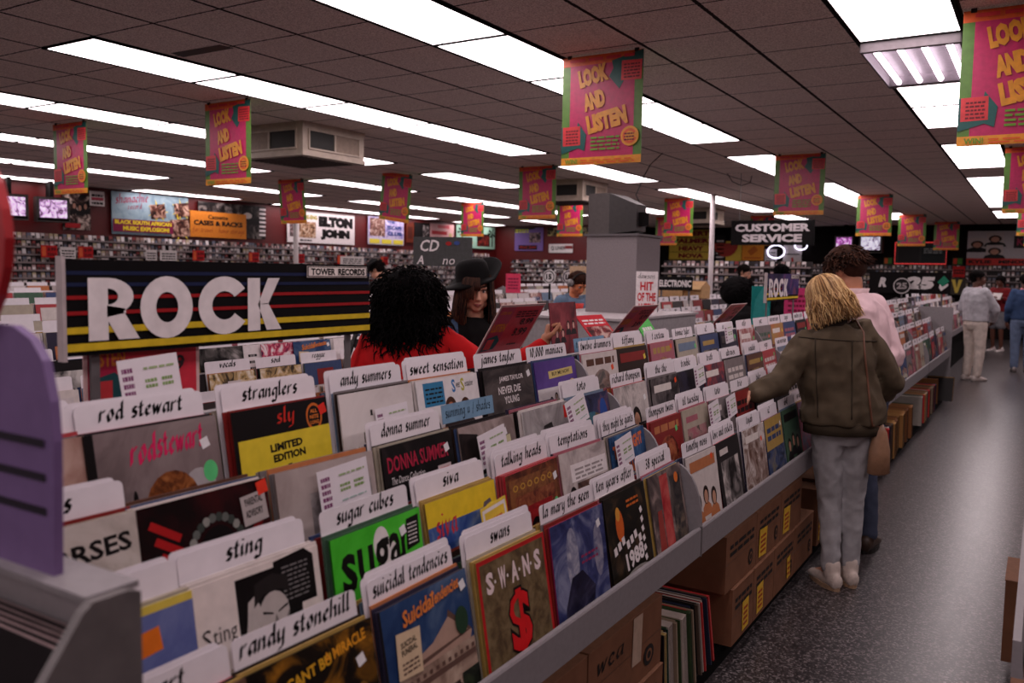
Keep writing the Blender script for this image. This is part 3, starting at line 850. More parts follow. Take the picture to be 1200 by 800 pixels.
def place(o, x, y, z, lean=LEAN, yaw=0):
    """turn a sheet that faces -y to face the aisle (+x) and lean back"""
    o.location = (x, y, z)
    o.rotation_euler = (Matrix.Rotation(PI / 2 + yaw, 3, 'Z') @ Matrix.Rotation(-lean, 3, 'X')).to_euler()
names2 = {(0, 0): 'timothy moss', (0, 1): 'love and rockets', (0, 2): 'toyah', (0, 3): 'u2', (0, 4): 'ub40', (0, 5): 'uriah heep', (0, 6): 'van halen', (1, 0): 'thompson twins', (1, 1): 'til tuesday', (1, 2): 'toto', (1, 3): 'trio', (1, 4): 'tyler', (1, 5): 'u k subs', (1, 6): 'utopia',
          (2, 0): 'richard thompson', (2, 1): 'the the', (2, 2): 'trouble', (2, 3): 'truth', (2, 4): 'ultravox', (2, 5): 'vandals', (2, 6): 'vega', (3, 0): 'twelve drummers', (3, 1): 'tiffany', (3, 2): 't cocteau', (3, 3): 'bonnie tyler', (3, 4): 'u2', (3, 5): 'u roy', (3, 6): 'utfo'}
over2 = {(0, 0): (2, 9), (0, 1): (1, 2), (0, 2): (2, 5), (0, 3): (3, 4), (3, 0): (2, 5), (3, 1): (13, 0), (3, 2): (7, 4), (3, 3): (11, 12), (3, 4): (3, 4), (3, 5): (10, 8), (3, 6): (0, 2), (2, 0): (2, 8), (2, 1): (1, 8), (2, 2): (10, 1), (2, 3): (14, 10), (2, 4): (2, 8), (2, 5): (5, 4), (2, 6): (2, 14), (1, 0): (0, 9), (1, 1): (11, 7), (1, 2): (8, 2), (1, 3): (1, 0)}
BACKM = {}
def back_sleeve(ci, th):
    k = (ci, th)
    if k not in BACKM:
        c = PAL[ci]
        BACKM[k] = sleeve_mesh(None, c, tuple(min(255, int(x * 1.1)) for x in c), th).mesh('record_sleeve')
    return BACKM[k]
fill = MB()                  # everything past the three hundred
for u in range(5):
    for t in range(4):
        for j in range(7):
            rnd = random.Random(1000 * u + 50 * t + j)
            y = YS + UL * u + .018 + PW * (j + .5) - .005
            x, z = XF + DX * t, ZF + DZ * t
            if u == 0 and j == 0:
                y += .036
            if u == 0:
                desc, base, edge, text, art = NEAR[(t, j)]
                lb = '%s record cover, front of its bin, %s tier' % (desc, TIER[t])
            else:
                i0, i1 = over2.get((t, j), (rnd.randrange(15), rnd.randrange(15))) if u == 1 else (rnd.randrange(15), rnd.randrange(15))
                base, edge, art = PAL[i0], None, rand_cover(i0, i1, rnd)
                text = names2.get((t, j), '') if u == 1 else ''.join(rnd.choice('aeiournstl') for _ in range(rnd.randrange(4, 9))) if False else ''
                if u > 1:
                    text = rnd.choice(['vega', 'van morrison', 'waterboys', 'weather girls', 'the who', 'xtc', 'yes', 'wire', 'women', 'yaz', 'zappa', 'zz top', 'wham', 'war'])
                lb = '%s and %s record cover fronting the %s bin, %s tier, %s section' % (CN[i0], CN[i1], nth(j), TIER[t], SECT[u])
                desc = '%s and %s' % (CN[i0], CN[i1])
            dyaw = rnd.uniform(-.03, .03)
            lean = LEAN + rnd.uniform(-.02, .03)
            nb = 3 if u == 0 else 1
            step = .0063
            # front sleeve
            m = sleeve_mesh(art, base, edge)
            o = m.build('record_sleeve')
            place(o, x, y, z, lean, dyaw)
            tag(o, lb, 'record', GR_F)
            nsl += 1
            # sleeves behind it, then the card
            d = 0
            for k in range(nb):
                d += step + rnd.uniform(0, .003)
                ci = rnd.randrange(15)
                if (u == 0 and edge and k < 2):
                    ci = min(range(15), key=lambda q: sum((a - b) ** 2 for a, b in zip(PAL[q], edge)))
                if u < 2:
                    o = bpy.data.objects.new('record_sleeve', back_sleeve(ci, .0045))
                    COL.objects.link(o)
                    place(o, x - d, y + rnd.uniform(-.008, .004), z + rnd.uniform(-.004, .007), lean, dyaw)
                    wh = 'behind the %s cover, %s tier' % (desc, TIER[t]) if u == 0 else 'behind the front cover of the %s bin, %s tier, second section' % (nth(j), TIER[t])
                    tag(o, ('%s sleeve %s ' % (CN[ci], nth(k + 1)) + wh), 'record', GR_B)
                    nsl += 1
            ncard = rnd.choice((1, 2, 2, 3)) if u == 0 else rnd.choice((1, 2, 3)) if u == 1 else 1
            if u == 0 and t == 1 and j in (4, 5, 6):
                ncard = 4
            if u == 0 and not text and t == 2 and j in (1, 2, 4, 5):
                ncard = 0
            for k in range(ncard):
                d += step
                blue = (u == 0 and False)
                cb = card_mesh(text if k == 0 else '', H=.368)
                o = cb.build('divider_card')
                place(o, x - d, y + (0, -.012, .006, -.02)[k], z + .007 * k, lean, dyaw)
                where = ('%s white card behind %s cover, %s tier' % (nth(k) if ncard > 1 else 'single', desc, TIER[t])) if u == 0 else '%s white card of the %s bin, %s tier, %s section of bins' % (nth(k), nth(j), TIER[t], SECT[u])
                tag(o, where, 'divider card', GR_C)
            # stock behind, filling the bin
            for k in range(3 if u < 2 else 7):
                d += .009
                if d > .125:
                    break
                c = G(PAL[rnd.randrange(15)])
                q = MB()
                q.box(-LP / 2, LP / 2, 0, .006, 0, LP, c)
                mat = Matrix.Translation((x - d, y + rnd.uniform(-.01, .01), z + rnd.uniform(-.01, .004))) @ (Matrix.Rotation(PI / 2, 4, 'Z') @ Matrix.Rotation(-lean, 4, 'X'))
                fill.add(q, mat)
# ------------------------------------------------------------------ the long rack itself
def fin_profile(x0, z0, nt, dx, dz):
    """stepped, rounded outline of a partition in (x, z)"""
    p = []
    for t in range(nt):
        xf, zf = x0 + dx * t + .015, z0 + dz * t
        p.append((xf, zf - .02))
        for k in range(1, 6):
            a = k / 5 * PI / 2
            p.append((xf - .11 * math.sin(a) * .95 + (0), zf + .06 + .2 * (1 - math.cos(a)) if False else zf + .05 + .21 * math.sin(a)))
    return p
YB = .648
def long_rack():
    r = empty('record_rack', (-1.75, YS + UL * 2.5, 0))
    def prt(b, n):
        o = b.build(n, r)
        o.location = (1.75, -(YS + UL * 2.5), 0)
        return o
    ye = YS + UL * 5
    for u in range(5):
        a, e = max(YB, YS + UL * u + .003), YS + UL * (u + 1) - .003
        b = MB()
        b.prism([(-1.030, .62), (-1.030, .72), (-1.033, .726), (-1.045, .726), (-1.048, .72), (-1.048, .66), (-1.075, .63), (-1.075, .62)], a, e, 1, GREY)
        prt(b, 'front_rail')
    for t in range(4):
        b = MB()
        xt = -1.045 + DX * t
        b.box(xt - .148, xt, YB, ye, ZF - .014 + DZ * t, ZF - .007 + DZ * t, GREYD)
        prt(b, 'tier_shelf')
        b = MB()
        b.prism([(xt - .15, ZF - .014 + DZ * t), (xt - .148, ZF - .014 + DZ * t), (xt - .148, ZF - .007 + DZ * (t + 1)), (xt - .15, ZF - .007 + DZ * (t + 1))], YB, ye, 1, GREYD)
        prt(b, 'riser')
    b = MB()
    b.box(-1.72, -1.69, YB, ye, 0, 1.31, GREY)
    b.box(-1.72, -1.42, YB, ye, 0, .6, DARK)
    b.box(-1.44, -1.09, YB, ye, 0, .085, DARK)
    prt(b, 'base')
    b = MB()
    b.prism([(-2.46, .62), (-2.46, .72), (-2.42, .70), (-1.72, 1.28), (-1.72, .6), (-2.4, .6)], YB, ye, 1, GREYD)
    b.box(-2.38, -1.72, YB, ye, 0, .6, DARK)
    prt(b, 'rear_side')
    for u in range(1, 5):
        b = MB()
        yy = YS + UL * u
        for t in range(4):
            xf, zf = -1.031 + DX * t, ZF + DZ * t
            pr = [(xf, zf + .0)] + [(xf - .1 * (1 - math.cos(k / 7 * PI / 2)) - .012 * k / 7, zf + .1 + .2 * math.sin(k / 7 * PI / 2)) for k in range(8)] + [(xf - .165, zf + .30), (xf - .165, zf)]
            b.prism(pr, yy - .006, yy + .006, 1, GREY)
        b.box(-1.035, -1.0285, yy - .006, yy + .006, .615, .728, GREYD)
        prt(b, 'partition_fin')
    # plain end wall of the far end, full height; sloping fin at the near end
    b = MB()
    b.box(-2.47, -1.02, ye, ye + .03, 0, 1.27, GREY)
    prt(b, 'end_panel')
    tag(r, 'long grey steel record rack with four stepped tiers, beside the aisle', 'record rack')
long_rack()
# ------------------------------------------------------------------ sign over the near bins
def rock_letters(a, m, u0, u1, v0, v1):
    """heavy geometric ROCK; letter slots as fractions of the word"""
    def U(t):
        return u0 + (u1 - u0) * t
    def V(t):
        return v0 + (v1 - v0) * t
    base = a.n
    def P(pts):
        a.n = base
        a.poly([(U(x), V(y)) for x, y in pts], m)
    # R
    P([(0, 0), (.085, 0), (.085, 1), (0, 1)])
    n = 12
    for i in range(n):
        A, B = -PI / 2 + PI * i / n, -PI / 2 + PI * (i + 1) / n
        ox, oy, ix, iy = .115, .3, .045, .13
        P([(.085 + ox * math.cos(A), .7 + oy * math.sin(A)), (.085 + ox * math.cos(B), .7 + oy * math.sin(B)), (.085 + ix * math.cos(B), .7 + iy * math.sin(B)), (.085 + ix * math.cos(A), .7 + iy * math.sin(A))])
    P([(.085, .4), (.15, .48), (.225, 0), (.13, 0), (.085, .3)])
    P([(.08, .37), (.165, .43), (.16, .5), (.08, .56)])
    for cx, a0, a1, rx in ((.36, 0, 2 * PI, .13), (.665, .62, 2 * PI - .62, .145)):
        n = 28
        for i in range(n):
            A, B = a0 + (a1 - a0) * i / n, a0 + (a1 - a0) * (i + 1) / n
            ix, iy = rx - .075, .26
            P([(cx + rx * math.cos(A), .5 + .53 * math.sin(A)), (cx + rx * math.cos(B), .5 + .53 * math.sin(B)), (cx + ix * math.cos(B), .5 + iy * math.sin(B)), (cx + ix * math.cos(A), .5 + iy * math.sin(A))])
    P([(.8, 0), (.875, 0), (.875, 1), (.8, 1)])
    P([(.862, .5), (.925, 1), (1.0, 1), (.925, .5)])
    P([(.862, .5), (.925, .52), (1.01, 0), (.915, 0)])
def face_aisle(o, x, y, z):
    o.location = (x, y, z)
    o.rotation_euler = (0, 0, PI / 2)
SW, SH = .955, .205
def section_sign(y, label, second=False):
    r = empty('section_sign', (-1.735, y, 1.464), (0, 0, PI / 2))
    b = MB()
    b.box(-SW / 2, SW / 2, 0, .012, 0, SH, M((200, 190, 192), .4), front=M((9, 7, 9), .6, .12))
    a = Art(b, SW, SH, -SW / 2, 0, 0, .0006)
    for v, h, c in ((.86, .02, (26, 34, 66)), (.74, .02, (26, 34, 66)), (.606, .02, (150, 26, 30)), (.445, .02, (150, 26, 30)), (.265, .035, (206, 176, 40)), (.09, .04, (206, 176, 40))):
        a.rect(0, v - h, 1, v + h, M(c, .6, .15))
    if second:
        a.rect(.45, .2, 1, 1, PH((30, 30, 70), (70, 54, 110), (120, 60, 80), 6))
        a.rect(0, .55, .46, 1, PH((22, 20, 50), (40, 34, 70), (60, 40, 80), 6))
    rock_letters(a, Wc, .056, .622, .15, .81)
    a.rect(.726, .82, .984, .975, G((206, 192, 186)))
    a.rect(.728, .83, .982, .967, K); a.rect(.731, .84, .979, .957, M((230, 220, 214), .5, .2))
    a.text('TOWER', .741, .852, .1, .093, K, .035); a.text('RECORDS', .853, .852, .118, .093, K, .035)
    b.build('sign_board', r)
    for s in (-1,):
        b = MB()
        b.box(-SW / 2 - .004 if s < 0 else SW / 2 - .004, -SW / 2 + .004 if s < 0 else SW / 2 + .004, -.006, .016, -.01, SH + .006, M((176, 164, 164), .4, .5))
        b.build('end_trim', r)
    for s in (-1, 1):
        b = MB()
        b.box(s * .4 - .01, s * .4 + .01, .012, .02, -.2, .05, GREYD)
        b.build('mounting_post', r)
    tag(r, label, 'sign')


section_sign(1.51, 'long black sign lettered ROCK with coloured stripes, over the nearest bins')
section_sign(6.82, 'purple-toned sign lettered ROCK beside the blonde woman, over the bins', True)

# ------------------------------------------------------------------ price placards on the ridge
def placard(x, y, z, lean, w_, label, yaw=0):
    H = .225
    b = MB()
    b.box(-w_ / 2, w_ / 2, 0, .003, 0, H, M((206, 170, 168), .3, .5))
    a = Art(b, w_, H, -w_ / 2, 0, 0, .0004)
    a.rect(.03, .04, .97, .96, M((196, 44, 62), .3, .5))
    a.rect(.03, .04, .34, .96, M((170, 36, 70), .3, .5)); a.text('LOOK AND', .07, .82, .22, .06, M((206, 120, 40)), .03); a.text('LISTEN', .05, .48, .28, .16, M((206, 120, 40)), .04)
    a.poly([(.05, .1), (.3, .14), (.34, .3), (.24, .42), (.06, .36)], M((20, 70, 76))); a.rect(.08, .14, .22, .34, M((190, 50, 56)))
    dk = M((40, 12, 20))
    a.lines(.42, .76, .9, .9, 3, dk, .45)
    a.text('8.99', .6, .6, .28, .13, dk, .02); a.text('3.99', .55, .38, .3, .16, dk, .02); a.lines(.55, .2, .75, .25, 1, dk, .6)
    o = b.build('price_placard')
    o.location = (x, y, z)
    o.rotation_euler = (Matrix.Rotation(PI / 2 + yaw, 3, 'Z') @ Matrix.Rotation(lean, 3, 'X')).to_euler()
    return tag(o, label, 'price sign', 'pink price signs on the rack ridge')
placard(-1.76, 1.24, 1.325, 0, .3, 'pink price sign half hidden under the black ROCK board')
placard(-1.74, 2.72, 1.345, .55, .315, 'leaning pink price sign in front of the woman in the black hat')
placard(-1.74, 3.8, 1.335, .7, .3, 'leaning dark pink price sign left of the small HIT sign')
placard(-1.74, 5.22, 1.315, .75, .32, 'leaning pink price sign in front of the dark bushy hair')

# ------------------------------------------------------------------ small price cards tucked among the records
def price_card(x, y, z, lean, roll, label, w_=.125, H=.085, yellow=False):
    b = MB()
    b.box(-w_ / 2, w_ / 2, 0, .0012, 0, H, M((226, 196, 70), .4) if yellow else CARDW)
    a = Art(b, w_, H, -w_ / 2, 0, 0, .0003)
    if yellow:
        a.rect(.05, .07, .95, .93, M((228, 220, 220))); a.rect(.12, .15, .88, .85, M((226, 190, 60))); a.lines(.2, .25, .8, .75, 3, M((200, 110, 50)), .5)
    else:
        a.lines(.05, .12, .22, .88, 5, M((120, 50, 100)), .6)
        for u in (.4, .68):
            a.lines(u, .38, u + .2, .6, 2, M((130, 160, 90)), .6)
        a.lines(.4, .75, .92, .84, 1, M((150, 170, 120)), .5); a.lines(.4, .16, .9, .22, 1, M((150, 180, 170)), .5)
    o = b.build('price_card')
    o.location = (x, y, z)
    o.rotation_euler = (Matrix.Rotation(PI / 2, 3, 'Z') @ Matrix.Rotation(-lean, 3, 'X') @ Matrix.Rotation(roll, 3, 'Y')).to_euler()
    return tag(o, label, 'price card', 'small printed price cards')
price_card(-1.655, 1.19, 1.35, .15, -.06, 'white price card above the grey cover with pink script', .15, .11)
price_card(-1.372, 1.5, 1.1, .15, -.05, 'white price card on the plain greyish tan cover', .17, .1)
price_card(-1.525, 1.86, 1.19, .15, -.04, 'white price card on the off-white cover with small black bar', .14, .09)
price_card(-1.36, 2.13, 1.09, .15, -.12, 'white price card on the dark profile cover', .15, .1)
price_card(-1.352, 2.66, 1.13, .2, -.2, 'curling white price card beside the dark blue swirling cover', .15, .1)
price_card(-1.225, 2.78, .985, .15, -.12, 'white price card between grey banded cover and orange words', .14, .1)
price_card(-1.205, 1.91, .93, .15, -.1, 'yellow and white price card before the yellow-skied desert cover', .125, .115, True)
price_card(-1.37, 3.95, 1.13, .15, -.1, 'white price card in the third tier, second section', .14, .1)
price_card(-1.225, 3.75, .99, .15, -.1, 'first of two white price cards in second tier, second section', .14, .1)
price_card(-1.225, 4.0, .99, .15, -.1, 'second of two white price cards in second tier, second section', .14, .1)
price_card(-1.52, 4.85, 1.27, .15, -.05, 'white price card in the top tier, second section', .14, .11)
def tab(text, x, y, z, w_, label):
    b = MB()
    b.box(-w_ / 2, w_ / 2, 0, .0015, 0, .055, M((112, 150, 178), .45))
    Art(b, w_, .055, -w_ / 2, 0, 0, .0003).pen(text, .06, .3, .34, INK, .26, .7, .1, .88)
    o = b.build('blue_tab')
    place(o, x, y, z, .15)
    tag(o, label, 'divider card', 'blue lettered tabs')
tab('summing u / shades', -1.452, 2.12, 1.215, .27, 'blue hand-lettered tab in front of the three-headed white cover')
tab('twelve drummers', -1.6, 3.22, 1.335, .28, 'blue hand-lettered tab at the start of the second section, top tier')
# ------------------------------------------------------------------ understock: cartons and leaning records
def carton(x, y, z, w_, d, h, label, marks, seed):
    rr = random.Random(seed)
    r = empty('cardboard_carton', (x, y, z))
    b = MB()
    kraft = M((122, 82, 60), .75, .2, var=.14, scale=9)
    b.box(-d, 0, -w_ / 2, w_ / 2, 0, h, kraft)
    p = MB()
    a = Art(p, w_, h, -w_ / 2, 0, 0, .0008)
    ink = M((26, 18, 16), .8)
    a.rect(0, .495, 1, .507, M((86, 56, 40)))
    if 'w' in marks:
        a.pen('wea', .1, .62, .15, ink, .2, .6, .1, .36)
    if 't' in marks:
        a.rect(.56, .3, .69, .98, M((186, 160, 140), .5), -.04)
    if 'l' in marks:
        a.lines(.12, .6, .9, .86, 2, ink, .55)
    if 'o' in marks:
        a.ell(.8, .28, .075, .15, ink); a.ring(.8, .28, .045, .09, .4, kraft)
    if 'y' in marks:
        u = rr.uniform(.08, .5)
        a.rect(u, .08, u + .3, .62, M((222, 176, 44), .5), rr.uniform(-.1, .1)); a.lines(u + .05, .16, u + .25, .54, 4, M((170, 50, 30)), .5)
    if 'z' in marks:
        a.rect(.6, .1, .76, .55, M((222, 176, 44), .5), .08); a.lines(.62, .16, .74, .5, 3, M((170, 50, 30)), .5)
    b.add(p, Matrix.Rotation(PI / 2, 4, 'Z'))
    b.build('box', r)
    f = MB()
    f.box(-d, .002, -w_ / 2 + .001, w_ / 2 - .001, h, h + .0018, M((132, 90, 66), .75))
    f.build('flap', r)
    tag(r, label, 'carton', 'cardboard cartons under the rack')
BX = [(.98, .6, 'wl'), (1.58, .58, 'wo'), (2.17, .56, 'wto')]
for i, (y, w_, mk) in enumerate(BX):
    carton(-1.06, y + w_ / 2, .325, w_, .3, .235, ['brown carton under the rack, cut by the lower frame edge', 'brown carton under the dollar sign cover', 'brown carton with a strip of tape, beside the leaning records'][i], mk, i)
    carton(-1.05, y + w_ / 2, .088, w_, .32, .232, ['lower brown carton cut off by the frame', 'lower brown carton under the dollar sign cover', 'lower brown carton next to the pink record spine'][i], 'l', i + 9)
LOW = [(3.5, .31, 'ly'), (3.815, .34, 'ly'), (4.16, .4, 'loz'), (4.565, .42, 'lo')]
UPP = [(3.42, .44, 'lo'), (3.865, .42, 'loy'), (4.29, .42, 'ly')]
for i, (y, w_, mk) in enumerate(LOW):
    carton(-1.045, y + w_ / 2, .088, w_, .32, .245, 'brown carton on the base, %s in the lower layer left of the jeans' % nth(i), mk, i + 20)
for i, (y, w_, mk) in enumerate(UPP):
    carton(-1.055, y + w_ / 2, .338, w_, .31, .24, 'brown carton in the upper layer left of the jeans, %s along' % nth(i), mk, i + 30)
SPC = [(206, 190, 180), (40, 34, 32), (150, 130, 110), (60, 76, 50), (200, 60, 60), (96, 80, 70), (30, 60, 50), (180, 170, 160), (120, 40, 36), (44, 50, 70), (190, 160, 100), (24, 20, 22)]
SPN = ['cream', 'black', 'tan', 'olive', 'red', 'brown', 'dark green', 'pale grey', 'maroon', 'navy', 'straw', 'black']
def leaning(y, th, c, tilt, label, x=-1.07, h=LP, grp='records stored on edge under the rack'):
    b = MB()
    b.box(-h, 0, -th / 2, th / 2, 0, h, G(c))
    if th > .012:
        for k in range(int(th / .004)):
            yy = -th / 2 + .004 * (k + .7)
            b.box(-.01, .0006, yy - .0004, yy + .0004, .002, h - .002, G(tuple(int(q * .55) for q in c)))
    o = b.build('record_sleeve', None, (x, y, .088 + th / 2 * abs(math.sin(tilt))), (tilt, 0, 0))
    return tag(o, label, 'record', grp)
rr = random.Random(5)
y = 2.765
for k in range(34):
    th = rr.choice([.005, .006, .007, .009, .012, .018])
    ci = rr.randrange(12) if k else 4
    if k in (8, 14):
        ci, th = 0, .04
    leaning(y + th / 2, th, SPC[ci], .08 + .007 * k, '%s spine of the leaning records, %s from the taped carton' % (SPN[ci], nth(k)), x=-1.07 + rr.uniform(-.012, .012))
    y += th * (1.02 + .004 * k) + .0055
    if y > 3.36:
        break
KB = [(150, 100, 64), (170, 116, 70), (128, 84, 56), (176, 130, 80)]
y, k = 5.12, 0
while y < 6.3:
    w_ = rr.uniform(.1, .2)
    carton(-1.05, y + w_ / 2, .088, w_, .31, rr.uniform(.3, .34), 'narrow brown mailer under the rack right of the jeans, %s along' % nth(k), rr.choice(['y', 'l', 'ly', '']), 50 + k)
    y += w_ + .006
    k += 1
k = 0
while y < 11.85:
    if 9.3 < y < 9.9 or 11.2 < y < 11.75:
        y += .6
    brown = 7.9 < y < 9.2
    th = rr.uniform(.02, .06) if not brown else rr.uniform(.05, .1)
    c = rr.choice(KB) if brown or rr.random() < .25 else SPC[rr.randrange(12)]
    nm = 'brown paper' if c in KB else SPN[SPC.index(c)]
    leaning(y + th / 2 + .05, th, c, .16, '%s bundle on edge under the far bins, %s past the mailers' % (nm, nth(k)), x=-1.05 + rr.uniform(-.02, .02), grp='bundles under the far bins')
    y += th * 1.02 + rr.uniform(.006, .014)
    k += 1
for k in range(3):
    leaning(12.2 + .06 * k, .012, [(24, 20, 20), (150, 110, 60), (30, 26, 26)][k], -.42, '%s sleeve sticking out at the foot of the rack end, %s of three' % (['black', 'straw', 'black'][k], nth(k)), x=-.93, grp='bundles under the far bins')

# ------------------------------------------------------------------ end-of-rack bin nearest the camera
r = empty('end_display_bin', (-1.7, .4, 0))
def q(b, n):
    o = b.build(n, r)
    o.location = (1.7, -.4, 0)
b = MB()
pr = [(.58, .5), (.637, .5), (.637, 1.262), (.62, 1.268), (.575, 1.268), (.562, 1.258), (.512, 1.19), (.40, .93), (.10, .80), (.10, .5)]
b.prism(pr, -.935, -.92, 0, M((104, 98, 98), .4, .4))
q(b, 'side_panel')
b = MB()
b.box(-2.3, -.935, .615, .637, .45, 1.262, GREY)
q(b, 'back_panel')
b = MB()
b.box(-2.3, -.936, .575, .645, 1.262, 1.270, GREY)
q(b, 'top_ledge')
b = MB()
b.box(-2.3, -.935, .1, .6, .5, .52, GREYD)
b.box(-2.3, -.935, .1, .12, .52, .78, GREY)
q(b, 'bin')
b = MB()
b.box(-2.3, -.95, .15, .57, 0, .5, DARK)
q(b, 'base')
tag(r, 'grey steel end bin with sloping side, blurred at the lower left corner', 'record rack')
for k in range(5):
    b = MB()
    c = [(30, 26, 28), (20, 18, 19), (60, 48, 50), (24, 22, 22)][k % 4]
    b.box(-.157, .157, 0, .005, 0, LP, M((176, 150, 150), .5), front=G(c))
    o = b.build('record_sleeve', None, (-1.13 - (k % 2) * .004, .535 + .0085 * k, .885 + .002 * k), (-.1, 0, .01 * (k % 3)))
    tag(o, 'dark sleeve with pale top edge in the end bin, %s from the front' % nth(k), 'record', 'dark sleeves in the end bin')
# purple board and red disc standing on the ledge
r = empty('display_board', (-1.2, .6, 1.27))
b = MB()
pr = [(-.4, 0), (.168, 0), (.172, .1), (.174, .17), (.17, .22), (.155, .27), (.13, .295), (.09, .31), (-.4, .312)]
b.prism(pr, -.006, .006, 1, M((116, 92, 138), .5, .35, var=.06))
a = Art(b, .565, .31, -.4, 0, -.006, .0006)
for v in (.24, .38, .52):
    a.rect(0, v, .985, v + .035, M((26, 18, 34)))
b.build('purple_panel', r)
b = MB()
b.prism([(-.035 + .14 * math.cos(t * PI / 12), .42 + .14 * math.sin(t * PI / 12)) for t in range(24)], -.02, -.008, 1, M((170, 26, 34), .4, .5))
b.build('red_disc', r)
b = MB()
b.prism([(-.1, 0), (-.06, 0), (-.08, .28)], .006, .03, 1, M((96, 74, 130)))
b.build('foot', r)
tag(r, 'blurred purple board with black stripes and a red disc, at the left edge', 'display board')
o = fill.build('packed_records')
tag(o, 'closely packed record stock behind the covers in the bins', 'records', kind='stuff')
# ------------------------------------------------------------------ further racks across the shop
stock = MB()
cardstock = MB()
RC = [G(c) for c in PAL] + [G((222, 214, 214)), G((200, 190, 190)), G((206, 200, 196)), G((190, 182, 180)), G((170, 160, 158)), G((60, 54, 54))]
MINI = [PH((30, 26, 28), (130, 110, 104), (214, 204, 198), 14), PH((120, 30, 34), (200, 170, 160), (226, 218, 214), 12), PH((40, 50, 90), (150, 150, 170), (220, 214, 214), 12), PH((60, 50, 40), (190, 160, 110), (226, 216, 200), 12), PH((20, 18, 20), (90, 40, 50), (200, 180, 170), 10)]
CM = card_mesh('').mesh('divider_card')
CM2 = [card_mesh(t).mesh('divider_card') for t in ('soul', 'jazz', 'blues', 'vocals', 'reggae')]
ncards = 0
def far_rack(xf, y0, y1, label, nm, cards=False, seed=0, tiers=(0, 1, 2, 3)):
    """double-sided gondola whose near side faces the aisle (+x)"""
    rr = random.Random(seed)
    r = empty('record_rack', (xf - .7, (y0 + y1) / 2, 0))
    o_ = (-(xf - .7), -(y0 + y1) / 2, 0)
    def prt(b, n):
        b.build(n, r).location = (-o_[0] * -1, o_[1], 0)
    global ncards
    for t in range(4):
        b = MB()
        xt = xf - .015 + DX * t
        b.box(xt - .148, xt, y0, y1, ZF - .014 + DZ * t, ZF - .007 + DZ * t, GREYD)
        prt(b, 'tier_shelf')
    b = MB()
    b.prism([(xf, .62), (xf, .72), (xf - .015, .72), (xf - .018, .66), (xf - .045, .62)], y0, y1, 1, GREY)
    prt(b, 'front_rail')
    b = MB()
    b.box(xf - .69, xf - .66, y0, y1, 0, 1.31, GREY)
    prt(b, 'spine_panel')
    b = MB()
    b.prism([(xf - 1.4, .62), (xf - 1.4, .72), (xf - .69, 1.26), (xf - .69, .62)], y0, y1, 1, GREYD)
    prt(b, 'rear_side')
    b = MB()
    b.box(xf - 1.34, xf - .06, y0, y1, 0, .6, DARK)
    prt(b, 'base')
    for yy in (y0 - .012, y1):
        b = MB()
        b.prism([(xf + .004, 0), (xf + .004, .74), (xf - .5, 1.24), (xf - .7, 1.33), (xf - .9, 1.24), (xf - 1.4, .74), (xf - 1.4, 0)], yy, yy + .012, 1, GREY)
        prt(b, 'end_panel')
    tag(r, label, 'record rack')
    n = int((y1 - y0 - .06) / PW)
    for t in tiers:
        for j in range(n):
            y = y0 + .03 + PW * (j + .5)
            x, z = xf - .03 + DX * t, ZF + DZ * t
            rot = Matrix.Rotation(PI / 2, 4, 'Z') @ Matrix.Rotation(-LEAN, 4, 'X')
            for k in range(2):
                q = MB()
                q.box(-LP / 2, LP / 2, 0, .005, 0, LP, rr.choice(RC), front=rr.choice(MINI + RC))
                if k == 0 and rr.random() < .6:
                    aa = Art(q, LP, LP, -LP / 2, 0, 0, .001)
                    aa.rect(rr.uniform(.05, .4), rr.uniform(.1, .5), rr.uniform(.6, .95), rr.uniform(.6, .92), rr.choice(MINI + RC))
                stock.add(q, Matrix.Translation((x - .02 * k, y + rr.uniform(-.01, .01), z)) @ rot)
            if rr.random() < .85:
                if cards and t >= 1:
                    o = bpy.data.objects.new('divider_card', rr.choice(CM2))
                    COL.objects.link(o)
                    place(o, x - .03, y, z + rr.uniform(0, .01))
                    tag(o, 'white card of the %s bin, %s tier, %s' % (nth(j), TIER[t], nm), 'divider card', 'white cards across the aisle')
                    ncards += 1
                else:
                    q = MB()
                    q.box(-.15, .15, 0, .002, .2, .368, CARDW)
                    cardstock.add(q, Matrix.Translation((x - .03, y, z)) @ rot)
            for k in range(3):
                q = MB()
                q.box(-LP / 2, LP / 2, 0, .01, .15, LP, rr.choice(RC))
                stock.add(q, Matrix.Translation((x - .045 - .016 * k, y, z + rr.uniform(-.01, .004))) @ rot)
far_rack(-3.5, -.5, 6.05, 'grey record rack across the aisle, behind the two women', 'rack behind the women', True, 1)
far_rack(-3.2, 8.9, 13.0, 'grey record rack beyond the grey column, ELECTRONIC sign on it', 'rack beyond the column', True, 2)
far_rack(-6.3, 0.0, 6.6, 'third record rack from the aisle, left of the black-suited man', 'third rack', False, 3)
far_rack(-6.1, 7.4, 13.0, 'third record rack from the aisle, small ROCK sign over it', 'third rack beyond', False, 4)
far_rack(-9.1, 1.0, 13.0, 'fourth record rack from the aisle', 'fourth rack', False, 5, (2, 3))
far_rack(-11.9, 2.0, 13.0, 'record rack nearest the red wall', 'fifth rack', False, 6, (2, 3))
far_rack(-1.35, 15.2, 22.0, 'record rack beyond the banner numbered 25', 'rack beyond the banner', False, 7)
far_rack(-5.2, 18.2, 23.0, 'distant record rack behind the customer counter', 'distant rack', False, 8, (2, 3))
far_rack(-9.1, 15.5, 22.0, 'distant record rack in front of the red back wall', 'distant rack by back wall', False, 9, (2, 3))
